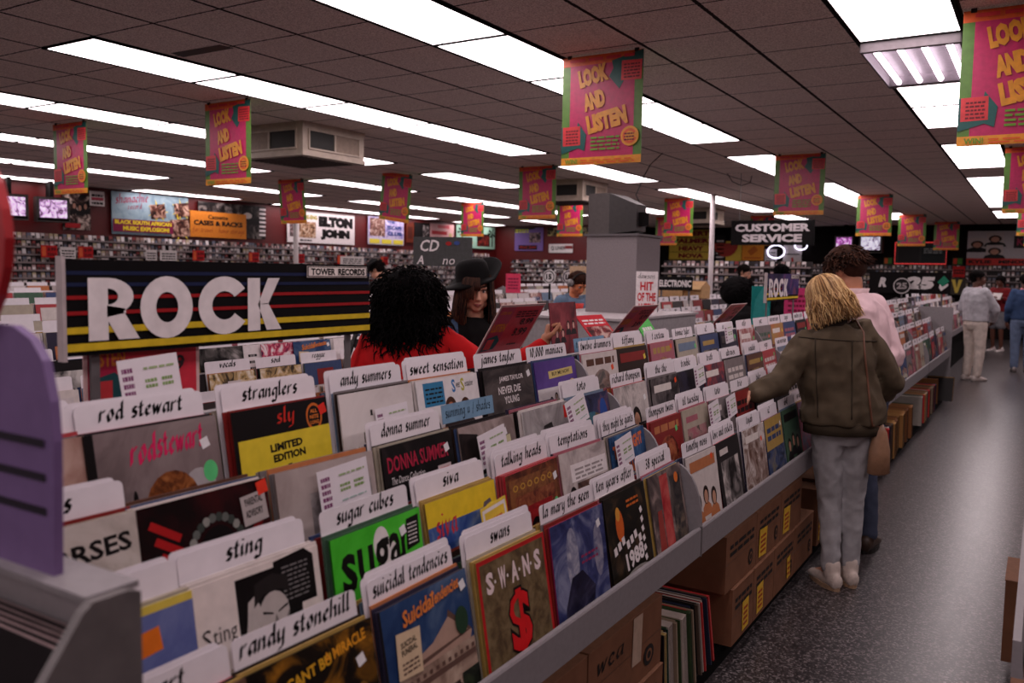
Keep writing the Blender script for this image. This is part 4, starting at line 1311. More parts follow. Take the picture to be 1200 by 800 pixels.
# sleeves that can be told apart on the rack behind the women
def loose(name_, art, base, x, y, z, lean, label, yaw=0):
    o = sleeve_mesh(art, base).build('record_sleeve')
    place(o, x, y, z, lean, yaw)
    return tag(o, label, 'record')
def c_bw(a):
    a.rect(0, 0, 1, 1, PH((20, 18, 18), (90, 86, 84), (186, 178, 176), 7)); a.ell(.5, .55, .16, .2, G((150, 142, 140))); a.ring(.5, .62, .2, .2, .35, G((26, 22, 22)), a0=0, a1=3.2)
def c_land(a):
    a.rect(0, .45, 1, .85, PH((60, 58, 58), (140, 134, 132), (196, 190, 186), 5)); a.rect(0, 0, 1, .46, K); a.rect(0, .84, 1, 1, K)
def c_port(a):
    a.rect(.3, .1, .75, .95, K); a.ell(.52, .7, .1, .12, Wc); a.poly([(.44, .3), (.6, .3), (.56, .6), (.48, .6)], Wc); a.lines(.08, .5, .26, .55, 1, K); a.ell(.86, .85, .07, .07, G((40, 60, 110)))
def c_flor(a):
    a.rect(0, 0, 1, 1, PH((40, 20, 60), (190, 60, 90), (226, 214, 216), 10, dist=3))
def c_spine(a):
    a.lines(.1, .2, .3, .9, 6, K, .4)
X2 = -3.5 - .03 - .3 + .022
loose('', c_land, (40, 38, 38), X2, 2.28, .9, .16, 'black and white landscape cover under the left end of the ROCK sign')
loose('', c_bw, (60, 58, 58), X2, 3.2, .9, .16, 'black and white portrait cover below the ROCK sign')
loose('', c_spine, (216, 208, 208), X2 + .002, 3.5, .9, .16, 'white cover beside the black and white portrait cover, across the aisle')
loose('', c_flor, (150, 60, 90), X2 + .016, 3.62, .9, .16, 'pink and white mottled cover below the ROCK sign')
loose('', c_suicid, (40, 60, 100), X2 + .028, 3.86, .9, .16, 'blue temple cover on the rack across the aisle')
loose('', c_port, (222, 214, 214), X2 + .03, 4.2, .9, .16, 'white cover with black panel, left of the red sweater')
o = sleeve_mesh(lambda a: (a.rect(.06, .06, .94, .7, PH((20, 16, 16), (120, 30, 36), (190, 160, 150), 12)), a.lines(.1, .76, .9, .92, 2, Wc)), (190, 30, 44)).build('record_sleeve'); place(o, -2.3, 5.0, 1.15, .75, -.1)
tag(o, 'red cover with two dark figures, lying tilted right of the held record', 'record')
o = sleeve_mesh(lambda a: a.lines(.2, .2, .85, .7, 3, Wc), (50, 180, 50)).build('record_sleeve'); place(o, -2.2, 5.5, 1.13, .6, .1)
tag(o, 'bright green cover lying behind the second leaning price sign', 'record')

# ------------------------------------------------------------------ listening post: column, television
r = empty('listening_booth', (-3.4, 7.2, 0))
def prt(b, n, rr_=r, off=(3.4, -7.2, 0)):
    b.build(n, rr_).location = off
FELT = M((128, 120, 122), .8, .2, var=.1, scale=80)
b = MB(); b.box(-3.64, -3.14, 7.2, 7.75, 1.29, 2.0, FELT); prt(b, 'column')
b = MB(); b.box(-3.66, -3.12, 7.18, 7.77, 1.99, 2.01, GREYD); prt(b, 'top_cap')
b = MB(); b.box(-3.95, -2.86, 6.3, 8.02, 0, 1.27, M((150, 144, 146), .5)); prt(b, 'plinth')
b = MB(); b.box(-3.97, -2.84, 6.28, 8.04, 1.27, 1.29, M((168, 160, 162), .45)); prt(b, 'plinth_top')
tag(r, 'grey carpeted column on a pale plinth, television on top', 'display column')
def tv_back(x, y, z):
    t = empty('television', (x, y, z))
    cs = M((52, 48, 48), .5, .4)
    b = MB(); b.box(-.24, -.03, -.2, .2, 0, .37, M((78, 72, 71), .5)); b.build('cabinet', t)
    b = MB()
    n = len(b.v)
    A = [(-.03, -.2, 0), (-.03, .2, 0), (-.03, .2, .37), (-.03, -.2, .37)]
    Bq = [(.2, -.11, .03), (.2, .11, .03), (.2, .11, .27), (.2, -.11, .27)]
    for i in range(4):
        b.poly([A[i], A[(i + 1) % 4], Bq[(i + 1) % 4], Bq[i]], cs)
    b.poly(Bq, cs); b.build('back_housing', t)
    b = MB(); b.box(.2, .25, -.06, .06, .08, .2, DARK); b.build('tube_neck', t)
    b = MB(); b.box(-.252, -.24, -.18, .18, .03, .34, M((30, 34, 36), .1, .6)); b.build('screen', t)
    tag(t, 'dark television seen from behind on top of the grey column', 'television')
tv_back(-3.4, 7.42, 2.01)
def wire(pts, label):
    b = MB()
    b.tube(pts, .006, DARK, n=6)
    tag(b.build('cable', smooth=True), label, 'cable')
wire([(-4.11, 10.14, CEIL), (-4.08, 9.7, 2.95), (-3.95, 9.2, 2.75), (-3.6, 8.2, 2.45), (-3.2, 7.5, 2.2)], 'black wire dangling from the ceiling to the television')
wire([(-4.08, 12.57, CEIL), (-4.02, 12.66, 3.02), (-3.95, 12.85, 2.98), (-3.86, 13.0, 3.03), (-3.85, 13.04, CEIL)], 'loop of black cable hanging from the ceiling tiles')
# ------------------------------------------------------------------ hanging and standing signs
def board(name, x, y, z, w_, h, base, art, label, cat='sign', rz=0, th=.012, post=None, parent_parts=None):
    """flat sign; x, y, z lower middle; faces -y turned by rz"""
    b = MB()
    b.box(-w_ / 2, w_ / 2, 0, th, 0, h, M(base, .6, .12))
    if art:
        art(Art(b, w_, h, -w_ / 2, 0, 0, .0012))
    o = b.build(name, None, (x, y, z), (0, 0, rz))
    if post:
        for s in ((-1, 1) if post > 0 else (0,)):
            p = MB()
            hh = abs(post)
            if post > 5:
                p.tube([(s * w_ * .4, th / 2, h), (s * w_ * .4, th / 2, CEIL - z)], .004, GREYD, n=6); p.build('hanging_rod', o)
            else:
                p.box(s * w_ * .4 - .012, s * w_ * .4 + .012, th, th + .015, -hh, h * .5, GREYD); p.build('post', o)
    return tag(o, label, cat)
SIL = M((206, 196, 200), .35, .5)
def a_cust(a):
    a.text('CUSTOMER', .05, .54, .9, .32, SIL, .05); a.text('SERVICE', .14, .12, .72, .32, SIL, .05)
board('hanging_sign', -3.42, 12.67, 2.09, 1.2, .36, (16, 14, 15), a_cust, 'black hanging sign lettered CUSTOMER SERVICE in silver capitals', post=9)
def a_25(a):
    a.text('R', .12, .28, .1, .46, Wc, .06, 0, .2); a.text('25', .45, .2, .34, .6, Wc, .08, 0, .2)
    a.poly([(.84, .55), (.915, .86), (.98, .6), (.9, .34)], G((40, 130, 100))); a.poly([(.86, .3), (.87, .48), (.9, .34), (.965, .5), (.97, .4), (.89, .14)], Wc)
board('banner_board', -1.86, 15.1, 1.4, 1.2, .34, (18, 15, 16), a_25, 'black banner board numbered 25 at the start of the far rack', post=.4)
o = board('round_sign', -1.95, 15.0, 1.42, .001, .001, (30, 26, 26), None, 'round grey badge sign in front of the banner numbered 25')
b = MB(); b.tube([(0, 0, .1), (0, -.02, .1)], .13, G((30, 27, 28)), n=24, up=(0, 0, 1)); o2 = b.build('disc', o)
b = MB(); a = Art(b, .26, .26, -.13, -.03, -.021, .001); a.ring(.5, .5, .48, .48, .1, Wc); a.text('25', .2, .3, .6, .4, G((170, 160, 160)), .05); b.build('disc_print', o)
b = MB(); b.box(-.01, .01, 0, .012, -.15, .08, GREYD); b.build('stem', o)
def a_elec(a):
    a.text('ELECTRONIC', .04, .25, .92, .5, Wc, .04)
board('section_sign', -3.88, 10.1, 1.45, .42, .17, (18, 16, 17), a_elec, 'small black sign lettered ELECTRONIC among the divider cards', rz=.3, post=.2)
def a_rock2(a):
    rock_letters(a, Wc, .1, .9, .2, .82)
board('section_sign', -6.78, 9.85, 1.55, .36, .18, (16, 14, 16), a_rock2, 'small far black sign lettered ROCK right of the black hat', rz=.35, post=.28)
def a_cd(a):
    a.text('CD', .1, .5, .32, .4, Wc, .02, 0, .2); a.text('A', .06, .06, .12, .3, Wc, .02, 0, .2); a.text('no', .5, .06, .2, .2, Wc, .0, 0, .2); a.ell(.6, .78, .05, .07, G((160, 40, 40))); a.ell(.74, .8, .05, .07, G((60, 80, 140)))
board('hanging_sign', -4.78, 6.5, 1.69, .55, .27, (74, 74, 74), a_cd, 'grey sign with white italic CD behind the black hat', rz=.5, post=.4)
def a_hit(a):
    a.pen('dawson', .08, .84, .07, INK, .2, .7, .2, .8); rd = G((190, 36, 44)); a.text('HIT', .2, .56, .6, .2, rd, .03); a.text('OF THE', .08, .31, .84, .2, rd, .03); a.text('WEEK', .14, .06, .72, .2, rd, .03)
board('counter_sign', -2.99, 7.1, 1.292, .19, .38, (222, 214, 214), a_hit, 'white upright sign lettered HIT OF THE WEEK in red beside the column', rz=.45)
board('display_board', -2.12, 7.6, 1.18, .16, .38, (24, 120, 116), lambda a: a.poly([(.0, .0), (1, 0), (1, .4), (.6, 1), (.2, .7)], M((30, 132, 128))), 'teal board standing left of the purple-toned ROCK sign', rz=.4, th=.02)
for i, (x, y, c) in enumerate(((-5.4, 9.65, (206, 200, 200)), (-5.2, 9.8, (190, 182, 184)))):
    o = empty('round_sign', (x, y, 1.3))
    b = MB(); b.tube([(0, 0, .29), (0, -.015, .29)], .09, G(c), n=20); b.build('disc', o)
    b = MB(); a = Art(b, .18, .18, -.09, .2, -.016, .001); a.ring(.5, .5, .44, .44, .16, K); a.text('15', .26, .3, .46, .4, K, .05); b.build('disc_print', o)
    b = MB(); b.box(-.012, .012, 0, .01, 0, .22, DARK); b.build('stem', o)
    tag(o, '%s round white sign on a stem, left of the headphoned customer' % ('left' if i == 0 else 'right'), 'sign')
board('poster_panel', -4.87, 9.5, 1.18, .29, .55, (190, 160, 130), lambda a: (a.rect(.08, .3, .92, .9, PH((120, 90, 70), (170, 140, 110), (200, 170, 140), 10)), a.ell(.5, .6, .2, .18, G((90, 70, 60)))), 'beige poster standing between the headphoned customer and the column', rz=.4, post=1.2)
for i, (x, y, z, c) in enumerate(((-6.1, 9.9, 1.36, (200, 60, 90)), (-1.84, 7.7, 1.29, (196, 60, 110)))):
    board('price_placard', x, y, z, .2, .26, c, lambda a: a.lines(.15, .2, .85, .85, 4, G((120, 30, 60)), .5), ['small pink price sign below the far ROCK sign', 'pink price sign under the purple-toned ROCK sign'][i], 'price sign', rz=.4)
# pole
b = MB(); b.tube([(-5.33, 15.67, 0), (-5.33, 15.67, CEIL)], .045, M((214, 204, 206), .35, .5), n=14)
tag(b.build('pole', smooth=True), 'thin white pole from floor to ceiling left of the customer service sign', 'pole')
b = MB(); b.tube([(-11.4, 11.1, 0), (-11.4, 11.1, CEIL)], .045, M((170, 160, 160), .35, .5), n=14)
tag(b.build('pole', smooth=True), 'thin grey pole in front of the block-lettered white wall poster', 'pole')
# counter with cartons
r = empty('service_counter', (-4.2, 16.3, 0))
b = MB(); b.box(-2.2, 1.3, -.35, .35, 0, 1.0, M((110, 100, 100))); b.build('counter_body', r)
b = MB(); b.box(-2.25, 1.35, -.4, .4, 1.0, 1.04, M((190, 180, 180), .4)); b.build('counter_top', r)
tag(r, 'customer service counter behind the silver-lettered sign', 'counter')
for i, (x, y, z, s) in enumerate(((-3.9, 10.6, 1.36, .3), (-3.62, 10.85, 1.34, .26))):
    o = empty('cardboard_carton', (x - .25, y, z), (0, 0, .5 + i))
    b = MB(); b.prism([(-s / 2, 0), (s / 2, 0), (s / 2, s * .6), (0, s * .85), (-s / 2, s * .6)], -s / 2, s / 2, 1, M((190, 150, 104), .7)); b.build('box', o)
    b = MB(); b.poly([(-s * .5, -s / 2, s * .62), (-s * .5, s / 2, s * .62), (-s * .72, s / 2, s * .45), (-s * .72, -s / 2, s * .45)], M((200, 164, 116), .7)); b.build('flap', o)
    tag(o, '%s open tan carton on top of the far bins, above the dark bushy hair' % ('left' if i == 0 else 'right'), 'carton')

# ------------------------------------------------------------------ shelves of cassettes
cass = MB()
ncas = 0
CC = [(214, 204, 204), (200, 190, 188), (60, 50, 52), (30, 26, 28), (130, 56, 56), (150, 120, 110), (96, 100, 116), (186, 170, 140), (180, 150, 150), (120, 110, 108), (226, 220, 220)]
CMESH = []
for c in CC:
    b = MB()
    b.box(-.034, .034, 0, .016, 0, .108, G(c))
    Art(b, .068, .108, -.034, 0, 0, .0008).rect(.1, .1, .9, .55, G(R.choice(CC)))
    CMESH.append(b)
CME = [b.mesh('cassette') for b in CMESH]
def shelf_wall(name, length, rows, z0, pitch, loc, rz, label, single=(), seed=1, step=.085):
    """wall shelving, faces -y before turning by rz; single: rows whose cassettes are built one by one"""
    global ncas
    rr = random.Random(seed)
    r = empty(name, loc, (0, 0, rz))
    b = MB(); b.box(-length / 2, length / 2, .13, .15, z0 - .05, z0 + rows * pitch - .04, M((40, 34, 34), .7)); b.build('back_panel', r)
    M0 = Matrix.Translation(loc) @ Matrix.Rotation(rz, 4, 'Z')
    for k in range(rows):
        z = z0 + pitch * k
        b = MB()
        b.box(-length / 2, length / 2, 0, .13, z - .016, z - .004, M((56, 48, 48), .6)); b.build('shelf', r)
        b = MB()
        b.box(-length / 2, length / 2, -.004, 0, z - .02, z + .012, M((120, 108, 108), .5)); b.build('shelf_lip', r)
        x = -length / 2 + .06
        while x < length / 2 - .05:
            if rr.random() < .93:
                ci = rr.randrange(len(CC))
                mt = M0 @ Matrix.Translation((x, .03 + rr.uniform(0, .02), z)) @ Matrix.Rotation(-.12, 4, 'X')
                if k in single and ncas < 300:
                    o = bpy.data.objects.new('cassette', CME[ci])
                    COL.objects.link(o)
                    o.matrix_world = mt
                    tag(o, 'small cassette box on the upper shelves along the red wall', 'cassette', 'cassettes on the upper wall shelves')
                    ncas += 1
                else:
                    cass.add(CMESH[ci], mt)
            x += step
    tag(r, label, 'shelf')
shelf_wall('cassette_shelf', 16.6, 8, 1.1, .142, (-15.62, 15.6, 0), PI / 2, 'long cassette shelving under the wall posters of the red side wall', (6, 7), 3)
shelf_wall('cassette_shelf', 3.9, 5, 1.35, .142, (-13.2, 24.4, 0), 0, 'cassette shelving on the red back wall under the purple poster', (), 4)
shelf_wall('cassette_shelf', 10.4, 5, 1.25, .16, (-5.3, 26.8, 0), 0, 'long shelving on the black rear wall under the televisions', (), 5, .11)
shelf_wall('cassette_shelf', 3.0, 4, 1.36, .15, (-5.3, 16.9, 0), 0, 'shelving behind the service counter below the yellow marquee poster', (), 6, .1)
tag(cass.build('packed_cassettes'), 'rows of tiny cassette boxes packed on the wall shelves', 'cassettes', kind='stuff')
for i, y in enumerate((8.95, 9.65, 12.2, 13.72, 15.15, 16.6, 18.3)):
    board('price_placard', -15.42, y, 1.76, .3, .22, (170, 30, 34), lambda a: (a.rect(.06, .1, .3, .9, G((206, 90, 50))), a.text('8.99', .4, .52, .5, .3, K, .02), a.lines(.4, .15, .9, .42, 2, K, .6)), 'red price sign on the cassette shelves, %s from the left end' % nth(i), 'price sign', rz=PI / 2, th=.006)
for i, (y, w_) in enumerate(((9.3, .3), (11.05, .25), (11.45, .4), (17.0, .9))):
    board('notice_card', -15.41, y, 1.74, w_, .22, (206, 198, 196), lambda a: a.lines(.1, .15, .9, .85, 3, K, .5), 'white notice on the cassette shelves, %s from the left end' % nth(i), 'notice', rz=PI / 2, th=.005)

# ------------------------------------------------------------------ posters on the red wall
def wallp(y0, y1, z0, z1, base, art, label, x=-15.79):
    board('wall_poster', x, (y0 + y1) / 2, z0, y1 - y0, z1 - z0, base, art, label, 'poster', rz=PI / 2, th=.02)
wallp(9.45, 10.0, 2.3, 2.98, (60, 44, 44), lambda a: (a.rect(0, 0, 1, 1, PH((16, 14, 14), (60, 40, 38), (190, 170, 160), 5)), [head(a, .2 + .2 * i, .62 + .05 * (i % 2), .1, K, G((150, 110, 94)), K) for i in range(4)], a.rect(.05, .05, .6, .18, G((150, 30, 34)))), 'dark group poster right of the wall televisions')
wallp(9.98, 10.28, 2.78, 3.06, (206, 196, 194), lambda a: (a.lines(.1, .1, .9, .9, 3, K, .6), a.rect(.08, .4, .92, .58, G((170, 60, 80)))), 'small white notice at the top corner of the dark group poster', -15.76)
def a_shan(a):
    a.rect(0, 0, 1, 1, PH((120, 146, 160), (138, 162, 174), (150, 172, 182), 4)); a.pen('shanachie', .05, .72, .13, G((150, 30, 66)), .3, .7, .2, .42, .1); a.pen('record', .2, .6, .08, G((150, 30, 66)), .3, .7, .2, .18, .1)
    gl = G((232, 206, 50))
    for cu, cv, s in ((.58, .6, .1), (.9, .68, .1), (.87, .22, .13)):
        for k in range(7):
            t = k / 7 * 6.28
            a.poly([(cu + .7 * s * math.cos(t - .12), cv + 1.6 * s * math.sin(t - .12)), (cu + 1.5 * s * math.cos(t), cv + 3 * s * math.sin(t)), (cu + .7 * s * math.cos(t + .12), cv + 1.6 * s * math.sin(t + .12))], gl)
        a.rect(cu - s, cv - s * 1.7, cu + s, cv + s * 1.7, PH((20, 18, 18), (90, 50, 40), (206, 170, 150), 6), .12)
    a.rect(0, .06, .77, .36, G((120, 30, 66))); a.text('BLACK SOUTH AFRICAN', .02, .24, .73, .1, gl, .05); a.text('MUSIC EXPLOSION!', .12, .09, .6, .11, gl, .05)
wallp(10.45, 12.24, 2.26, 3.1, (130, 156, 170), a_shan, 'pale blue wall poster reading BLACK SOUTH AFRICAN MUSIC EXPLOSION')
def a_cases(a):
    a.text('Cassette', .3, .72, .36, .16, K, .03); a.text('CASES & RACKS', .05, .46, .88, .2, K, .05); a.pen('for travel - home storage', .03, .2, .11, G((150, 50, 30)), .2, .7, .2, .94)
wallp(12.26, 13.78, 2.28, 2.84, (206, 124, 44), a_cases, 'orange wall sign reading Cassette CASES & RACKS', -15.74)
wallp(12.5, 14.4, 2.3, 3.06, (40, 34, 34), lambda a: (a.rect(0, 0, 1, 1, PH((14, 12, 12), (40, 34, 34), (120, 112, 108), 4)), head(a, .72, .7, .12, K, G((196, 186, 180)), K), [a.rect(.9, .1 + .13 * i, 1, .16 + .13 * i, Wc) for i in range(7)]), 'black and white portrait poster behind the orange sign')
def a_elton(a):
    a.text('ELTON', .44, .53, .53, .35, K, .11); a.text('JOHN', .47, .12, .45, .35, K, .11); a.text('MADE-ENG', .16, .74, .26, .14, G((150, 140, 70)), .06); a.rect(.16, .16, .4, .66, PH((60, 40, 30), (160, 120, 90), (206, 190, 170), 9)); a.rect(.03, .18, .12, .64, PH((20, 18, 18), (90, 70, 70), (170, 150, 150), 9)); a.lines(.17, .06, .34, .13, 1, K, .6); a.rect(0, .97, 1, 1, G((120, 110, 110)))
wallp(15.1, 17.5, 2.27, 3.06, (216, 208, 208), a_elton, 'white wall poster with heavy black block capitals ELTON JOHN')
def a_esc(a):
    a.rect(0, .25, 1, 1, PH((120, 116, 170), (170, 160, 200), (206, 200, 214), 8)); a.rect(.04, .3, .46, .95, PH((50, 30, 30), (130, 90, 80), (206, 190, 180), 8)); bl = G((40, 60, 120))
    for t, v in (('THE', .8), ('ESCAPE', .57), ('CLUB', .35)):
        a.text(t, .52, v, .42 if t != 'THE' else .22, .14, bl, .05)
    for u in (.03, .36, .69):
        a.rect(u, .04, u + .28, .2, G((214, 200, 70)))
wallp(18.05, 19.58, 2.32, 3.08, (190, 184, 204), a_esc, 'lilac wall poster with blue lettering ESCAPE CLUB')
wallp(19.7, 20.05, 2.42, 3.0, (96, 40, 26), lambda a: a.rect(.2, .2, .8, .8, G((70, 28, 20))), 'narrow brown wall panel right of the lilac poster')
wallp(20.08, 20.8, 2.42, 3.02, (20, 17, 18), lambda a: a.rect(.55, .1, .95, .9, PH((20, 18, 18), (80, 70, 70), (200, 190, 190), 6)), 'black wall poster right of the narrow brown panel')
wallp(20.85, 22.05, 2.5, 3.04, (206, 160, 160), lambda a: (a.rect(.05, .4, .7, .6, G((170, 40, 50))), a.rect(.3, .76, .8, .95, G((190, 80, 90))), a.ell(.85, .4, .07, .13, G((190, 170, 120)))), 'pink and white wall poster left of the mint palm poster')
def a_mint(a):
    a.rect(.52, .1, .86, .66, PH((14, 12, 12), (40, 20, 20), (140, 50, 40), 4)); a.text('TO ALL LIVE', .06, .55, .6, .1, G((214, 208, 200)), .04)
    for u in (.14, .92):
        a.rect(u - .015, .1, u + .015, .7, G((26, 40, 30)))
        for k in range(6):
            t = k / 6 * 6.28
            a.poly([(u, .72), (u + .12 * math.cos(t) - .02, .72 + .2 * math.sin(t)), (u + .12 * math.cos(t + .5), .70 + .18 * math.sin(t + .5))], G((26, 40, 30)))
    a.ell(.3, .25, .1, .14, G((200, 110, 80)))
wallp(22.2, 24.4, 2.36, 3.08, (150, 190, 170), a_mint, 'mint green wall poster with two dark palms')
def tv_front(x, y, z, rz, label, s=1.0, tint=(206, 170, 214)):
    t = empty('television', (x, y, z), (0, 0, rz))
    cs = M((58, 52, 50), .5, .4)
    b = MB(); b.box(-.27 * s, .27 * s, 0, .3 * s, 0, .44 * s, cs); b.build('cabinet', t)
    b = MB(); b.prism([(.3 * s, .02), (.3 * s, .42 * s), (.48 * s, .34 * s), (.48 * s, .08)], -.2 * s, .2 * s, 0, DARK); b.build('back_housing', t)
    b = MB()
    key = ('scr', tint)
    m = PH((90, 50, 90), tint, (236, 226, 240), 6, .2, 2)
    if key not in _M:
        _M[key] = 1
        nt = m.node_tree
        bs = nt.nodes['Principled BSDF']
        src = bs.inputs['Base Color'].links[0].from_socket
        nt.links.new(src, bs.inputs['Emission Color'])
        bs.inputs['Emission Strength'].default_value = .9
    b.box(-.22 * s, .22 * s, -.006, .004, .07 * s, .39 * s, m); b.build('screen', t)
    b = MB(); b.box(-.255 * s, .255 * s, -.004, .01, .02 * s, .06 * s, DARK); b.build('control_strip', t)
    b = MB(); b.box(-.03, .03, .1, .5 * s, .44 * s, .44 * s + max(.02, CEIL - z - .44 * s), DARK); b.build('bracket', t)
    tag(t, label, 'television')
tv_front(-15.25, 8.2, 2.4, PI / 2 - .35, 'wall television with a bright picture, cut by the left edge')
tv_front(-15.25, 8.95, 2.4, PI / 2 - .35, 'wall television with a bright picture, second from the left edge')
tv_front(-4.3, 26.3, 2.33, 0, 'small bright television on the black rear wall, right of the curly dark head', 1.15, (200, 196, 214))
tv_front(-5.02, 26.3, 2.4, 0, 'purple-screened television on the rear wall, half behind the curly dark head', .95, (190, 90, 190))
# ------------------------------------------------------------------ posters on the back walls
def backp(x0, x1, z0, z1, base, art, label, y=24.58):
    board('wall_poster', (x0 + x1) / 2, y - .02, z0, x1 - x0, z1 - z0, base, art, label, 'poster', th=.02)
backp(-15.1, -14.02, 2.32, 3.08, (120, 96, 160), lambda a: (a.poly([(0, .8), (0, 1), (.7, 1), (.75, .95)], G((24, 20, 24))), a.lines(.02, .78, .5, .96, 2, G((200, 200, 60)), .6, .3), a.rect(.52, .35, .92, .78, PH((20, 16, 18), (70, 50, 60), (170, 140, 140), 8)), a.rect(.14, .05, .8, .24, K), a.pen('street fiend', .18, .11, .07, G((190, 40, 44)), .3, .7, .2, .58)), 'purple wall poster on the red back wall')
backp(-13.8, -12.92, 2.26, 2.54, (206, 200, 200), lambda a: (a.text('Q LINER', .1, .25, .6, .5, K, .03), a.rect(.68, .45, 1, .8, G((120, 40, 40)))), 'white Q LINER strip on the red back wall')
backp(-13.85, -11.9, 2.8, 3.06, (40, 34, 26), lambda a: a.rect(0, 0, 1, 1, PH((16, 14, 12), (60, 50, 36), (200, 180, 120), 10)), 'black and gold patterned strip high on the red back wall')
def a_marq(a):
    rd = G((120, 20, 20))
    for v in (.02, .26, .5, .74, .98):
        a.rect(0, v - .008, 1, v + .008, K)
    for t, v in (('ROBERT', .79), ('PALMER', .55), ('HEAVY', .3), ('NOVA', .06)):
        a.text(t, .1 if len(t) > 5 else .22, v, .8 if len(t) > 5 else .56, .16, rd, .06)
backp(-10.6, -9.1, 2.1, 3.08, (206, 176, 70), a_marq, 'yellow marquee poster lettered HEAVY NOVA left of the white pole', 26.98)
backp(-9.05, -8.72, 1.95, 2.9, (26, 24, 24), lambda a: a.lines(.15, .1, .85, .9, 6, Wc, .4), 'narrow black notice board right of the white pole', 26.98)
backp(-8.7, -8.2, 2.08, 2.7, (206, 176, 70), lambda a: a.ell(0, .9, .8, .7, G((150, 40, 30)), 14, PI, 2 * PI), 'yellow poster with red curved shape by the rear counter', 26.98)
backp(-8.18, -7.5, 2.1, 2.62, (220, 140, 50), lambda a: (a.rect(.3, .4, .7, .75, G((190, 100, 30)), .7), a.rect(.1, .1, .9, .2, G((190, 100, 30)))), 'orange poster below the customer service sign', 26.98)
backp(-7.46, -7.1, 1.92, 2.45, (200, 194, 196), lambda a: a.lines(.1, .3, .9, .9, 4, K, .5), 'pale lettered poster right of the orange poster', 26.98)
backp(-6.9, -6.35, 1.8, 2.6, (206, 198, 198), lambda a: (a.poly([(.5, 0), (.7, 0), (.55, .5), (.45, .5)], G((170, 30, 36))), a.rect(.1, .6, .9, .64, K)), 'white poster with red wedge left of the curly dark head', 26.98)
for i, (x, z, rx, rz_) in enumerate(((-7.1, 2.37, .26, .2), (-6.36, 2.55, .18, .12))):
    b = MB()
    b.tube([(x + rx * math.cos(t / 24 * 2 * PI), 26.88, z + rz_ * math.sin(t / 24 * 2 * PI)) for t in range(25)], .015, M((236, 228, 255), emit=3.0), n=8)
    nr = b.build('neon_ring', smooth=True)
    b = MB(); b.box(x - .02, x + .02, 26.88, 27.0, z + rz_ - .03, z + rz_ + .012, DARK); b.build('wall_mount', nr)
    tag(nr, '%s white neon ring on the rear wall' % ('larger' if i == 0 else 'smaller'), 'neon light')
def a_neon(a):
    a.rect(.08, .1, .48, .8, G((26, 22, 24))); a.rect(.52, .1, .94, .85, G((20, 30, 32))); a.lines(.56, .5, .9, .75, 3, G((150, 160, 160)), .5)
r = empty('neon_window', (-3.06, 26.9, 2.02))
b = MB(); b.box(-.68, .68, 0, .04, 0, .64, M((16, 14, 15))); a_neon(Art(b, 1.36, .64, -.68, 0, 0, .002)); b.build('window_panel', r)
b = MB()
b.tube([(-.66, -.03, .62), (-.66, -.03, .02), (.66, -.03, .02), (.66, -.03, .62), (-.66, -.03, .62)], .014, M((214, 60, 60), emit=.8), n=6, cap=False); b.build('neon_frame', r)
tag(r, 'dark display window framed by red neon behind the farthest hanging sheets', 'display window')
backp(-4.03, -3.78, 2.0, 2.22, (40, 60, 36), lambda a: (a.rect(.1, .2, .45, .9, G((190, 90, 40))), a.rect(.5, .2, .9, .9, G((70, 120, 50)))), 'small green card left of the red neon window', 26.98)
backp(-2.25, -1.98, 2.0, 2.22, (40, 60, 36), lambda a: (a.rect(.1, .2, .45, .9, G((190, 60, 40))), a.rect(.5, .2, .9, .9, G((70, 120, 50)))), 'small green card right of the red neon window', 26.98)
def a_kyl(a):
    for u, v in ((.13, .62), (.36, .78), (.36, .42), (.9, .4)):
        a.rect(u - .11, v - .17, u + .11, v + .17, G((196, 184, 182))); head(a, u, v - .02, .1, G((50, 28, 20)), G((190, 140, 120)), K)
    a.rect(0, 0, 1, .2, G((190, 50, 44))); a.text('KYLIE', .03, .05, .3, .1, K, .05); a.text('MINOGUE', .42, .05, .5, .1, K, .05); a.rect(.6, .5, 1, .85, G((36, 22, 26))); a.text('KYLIE', .64, .58, .32, .2, G((170, 40, 80)), .03)
backp(-1.9, -.05, 2.02, 2.95, (190, 184, 188), a_kyl, 'grey poster with portraits and a red lettered band, rear right corner', 26.98)
backp(-2.2, -1.9, 1.68, 1.98, (170, 36, 36), lambda a: a.lines(.1, .3, .9, .8, 2, K, .6), 'small red sign on the rear shelves above the yellow V', 26.7)
backp(-2.3, -1.85, 1.2, 1.66, (60, 54, 48), lambda a: (a.poly([(.2, .9), (.4, .9), (.5, .4), (.6, .9), (.8, .9), (.56, .1), (.44, .1)], G((206, 180, 80))),), 'dark panel with a yellow V on the rear shelves', 26.6)
# ------------------------------------------------------------------ rack on the right of the aisle
r = empty('record_rack', (.5, 8, 0))
def prr(b, n):
    b.build(n, r).location = (-.5, -8, 0)
for y0, y1 in ((2.55, 5.6), (5.606, 9.0), (9.006, 12.6)):
    b = MB(); b.prism([(-.02, .62), (-.02, .72), (0, .72), (.01, .62)], y0, y1, 1, GREY); prr(b, 'front_rail')
b = MB(); b.prism([(.012, .62), (.012, .66), (.6, 1.1), (.6, .6)], 2.55, 12.6, 1, GREYD); prr(b, 'stock_bed')
b = MB(); b.box(.31, .9, 2.55, 12.6, 0, .6, DARK); prr(b, 'base')
b = MB(); b.box(-.02, .9, 12.6, 12.63, 0, 1.5, GREY); prr(b, 'end_panel')
b = MB(); b.box(.05, .28, 2.55, 12.6, 0, .085, DARK); prr(b, 'kick_board')
tag(r, 'grey record rack on the right side of the aisle, mostly out of frame', 'record rack')
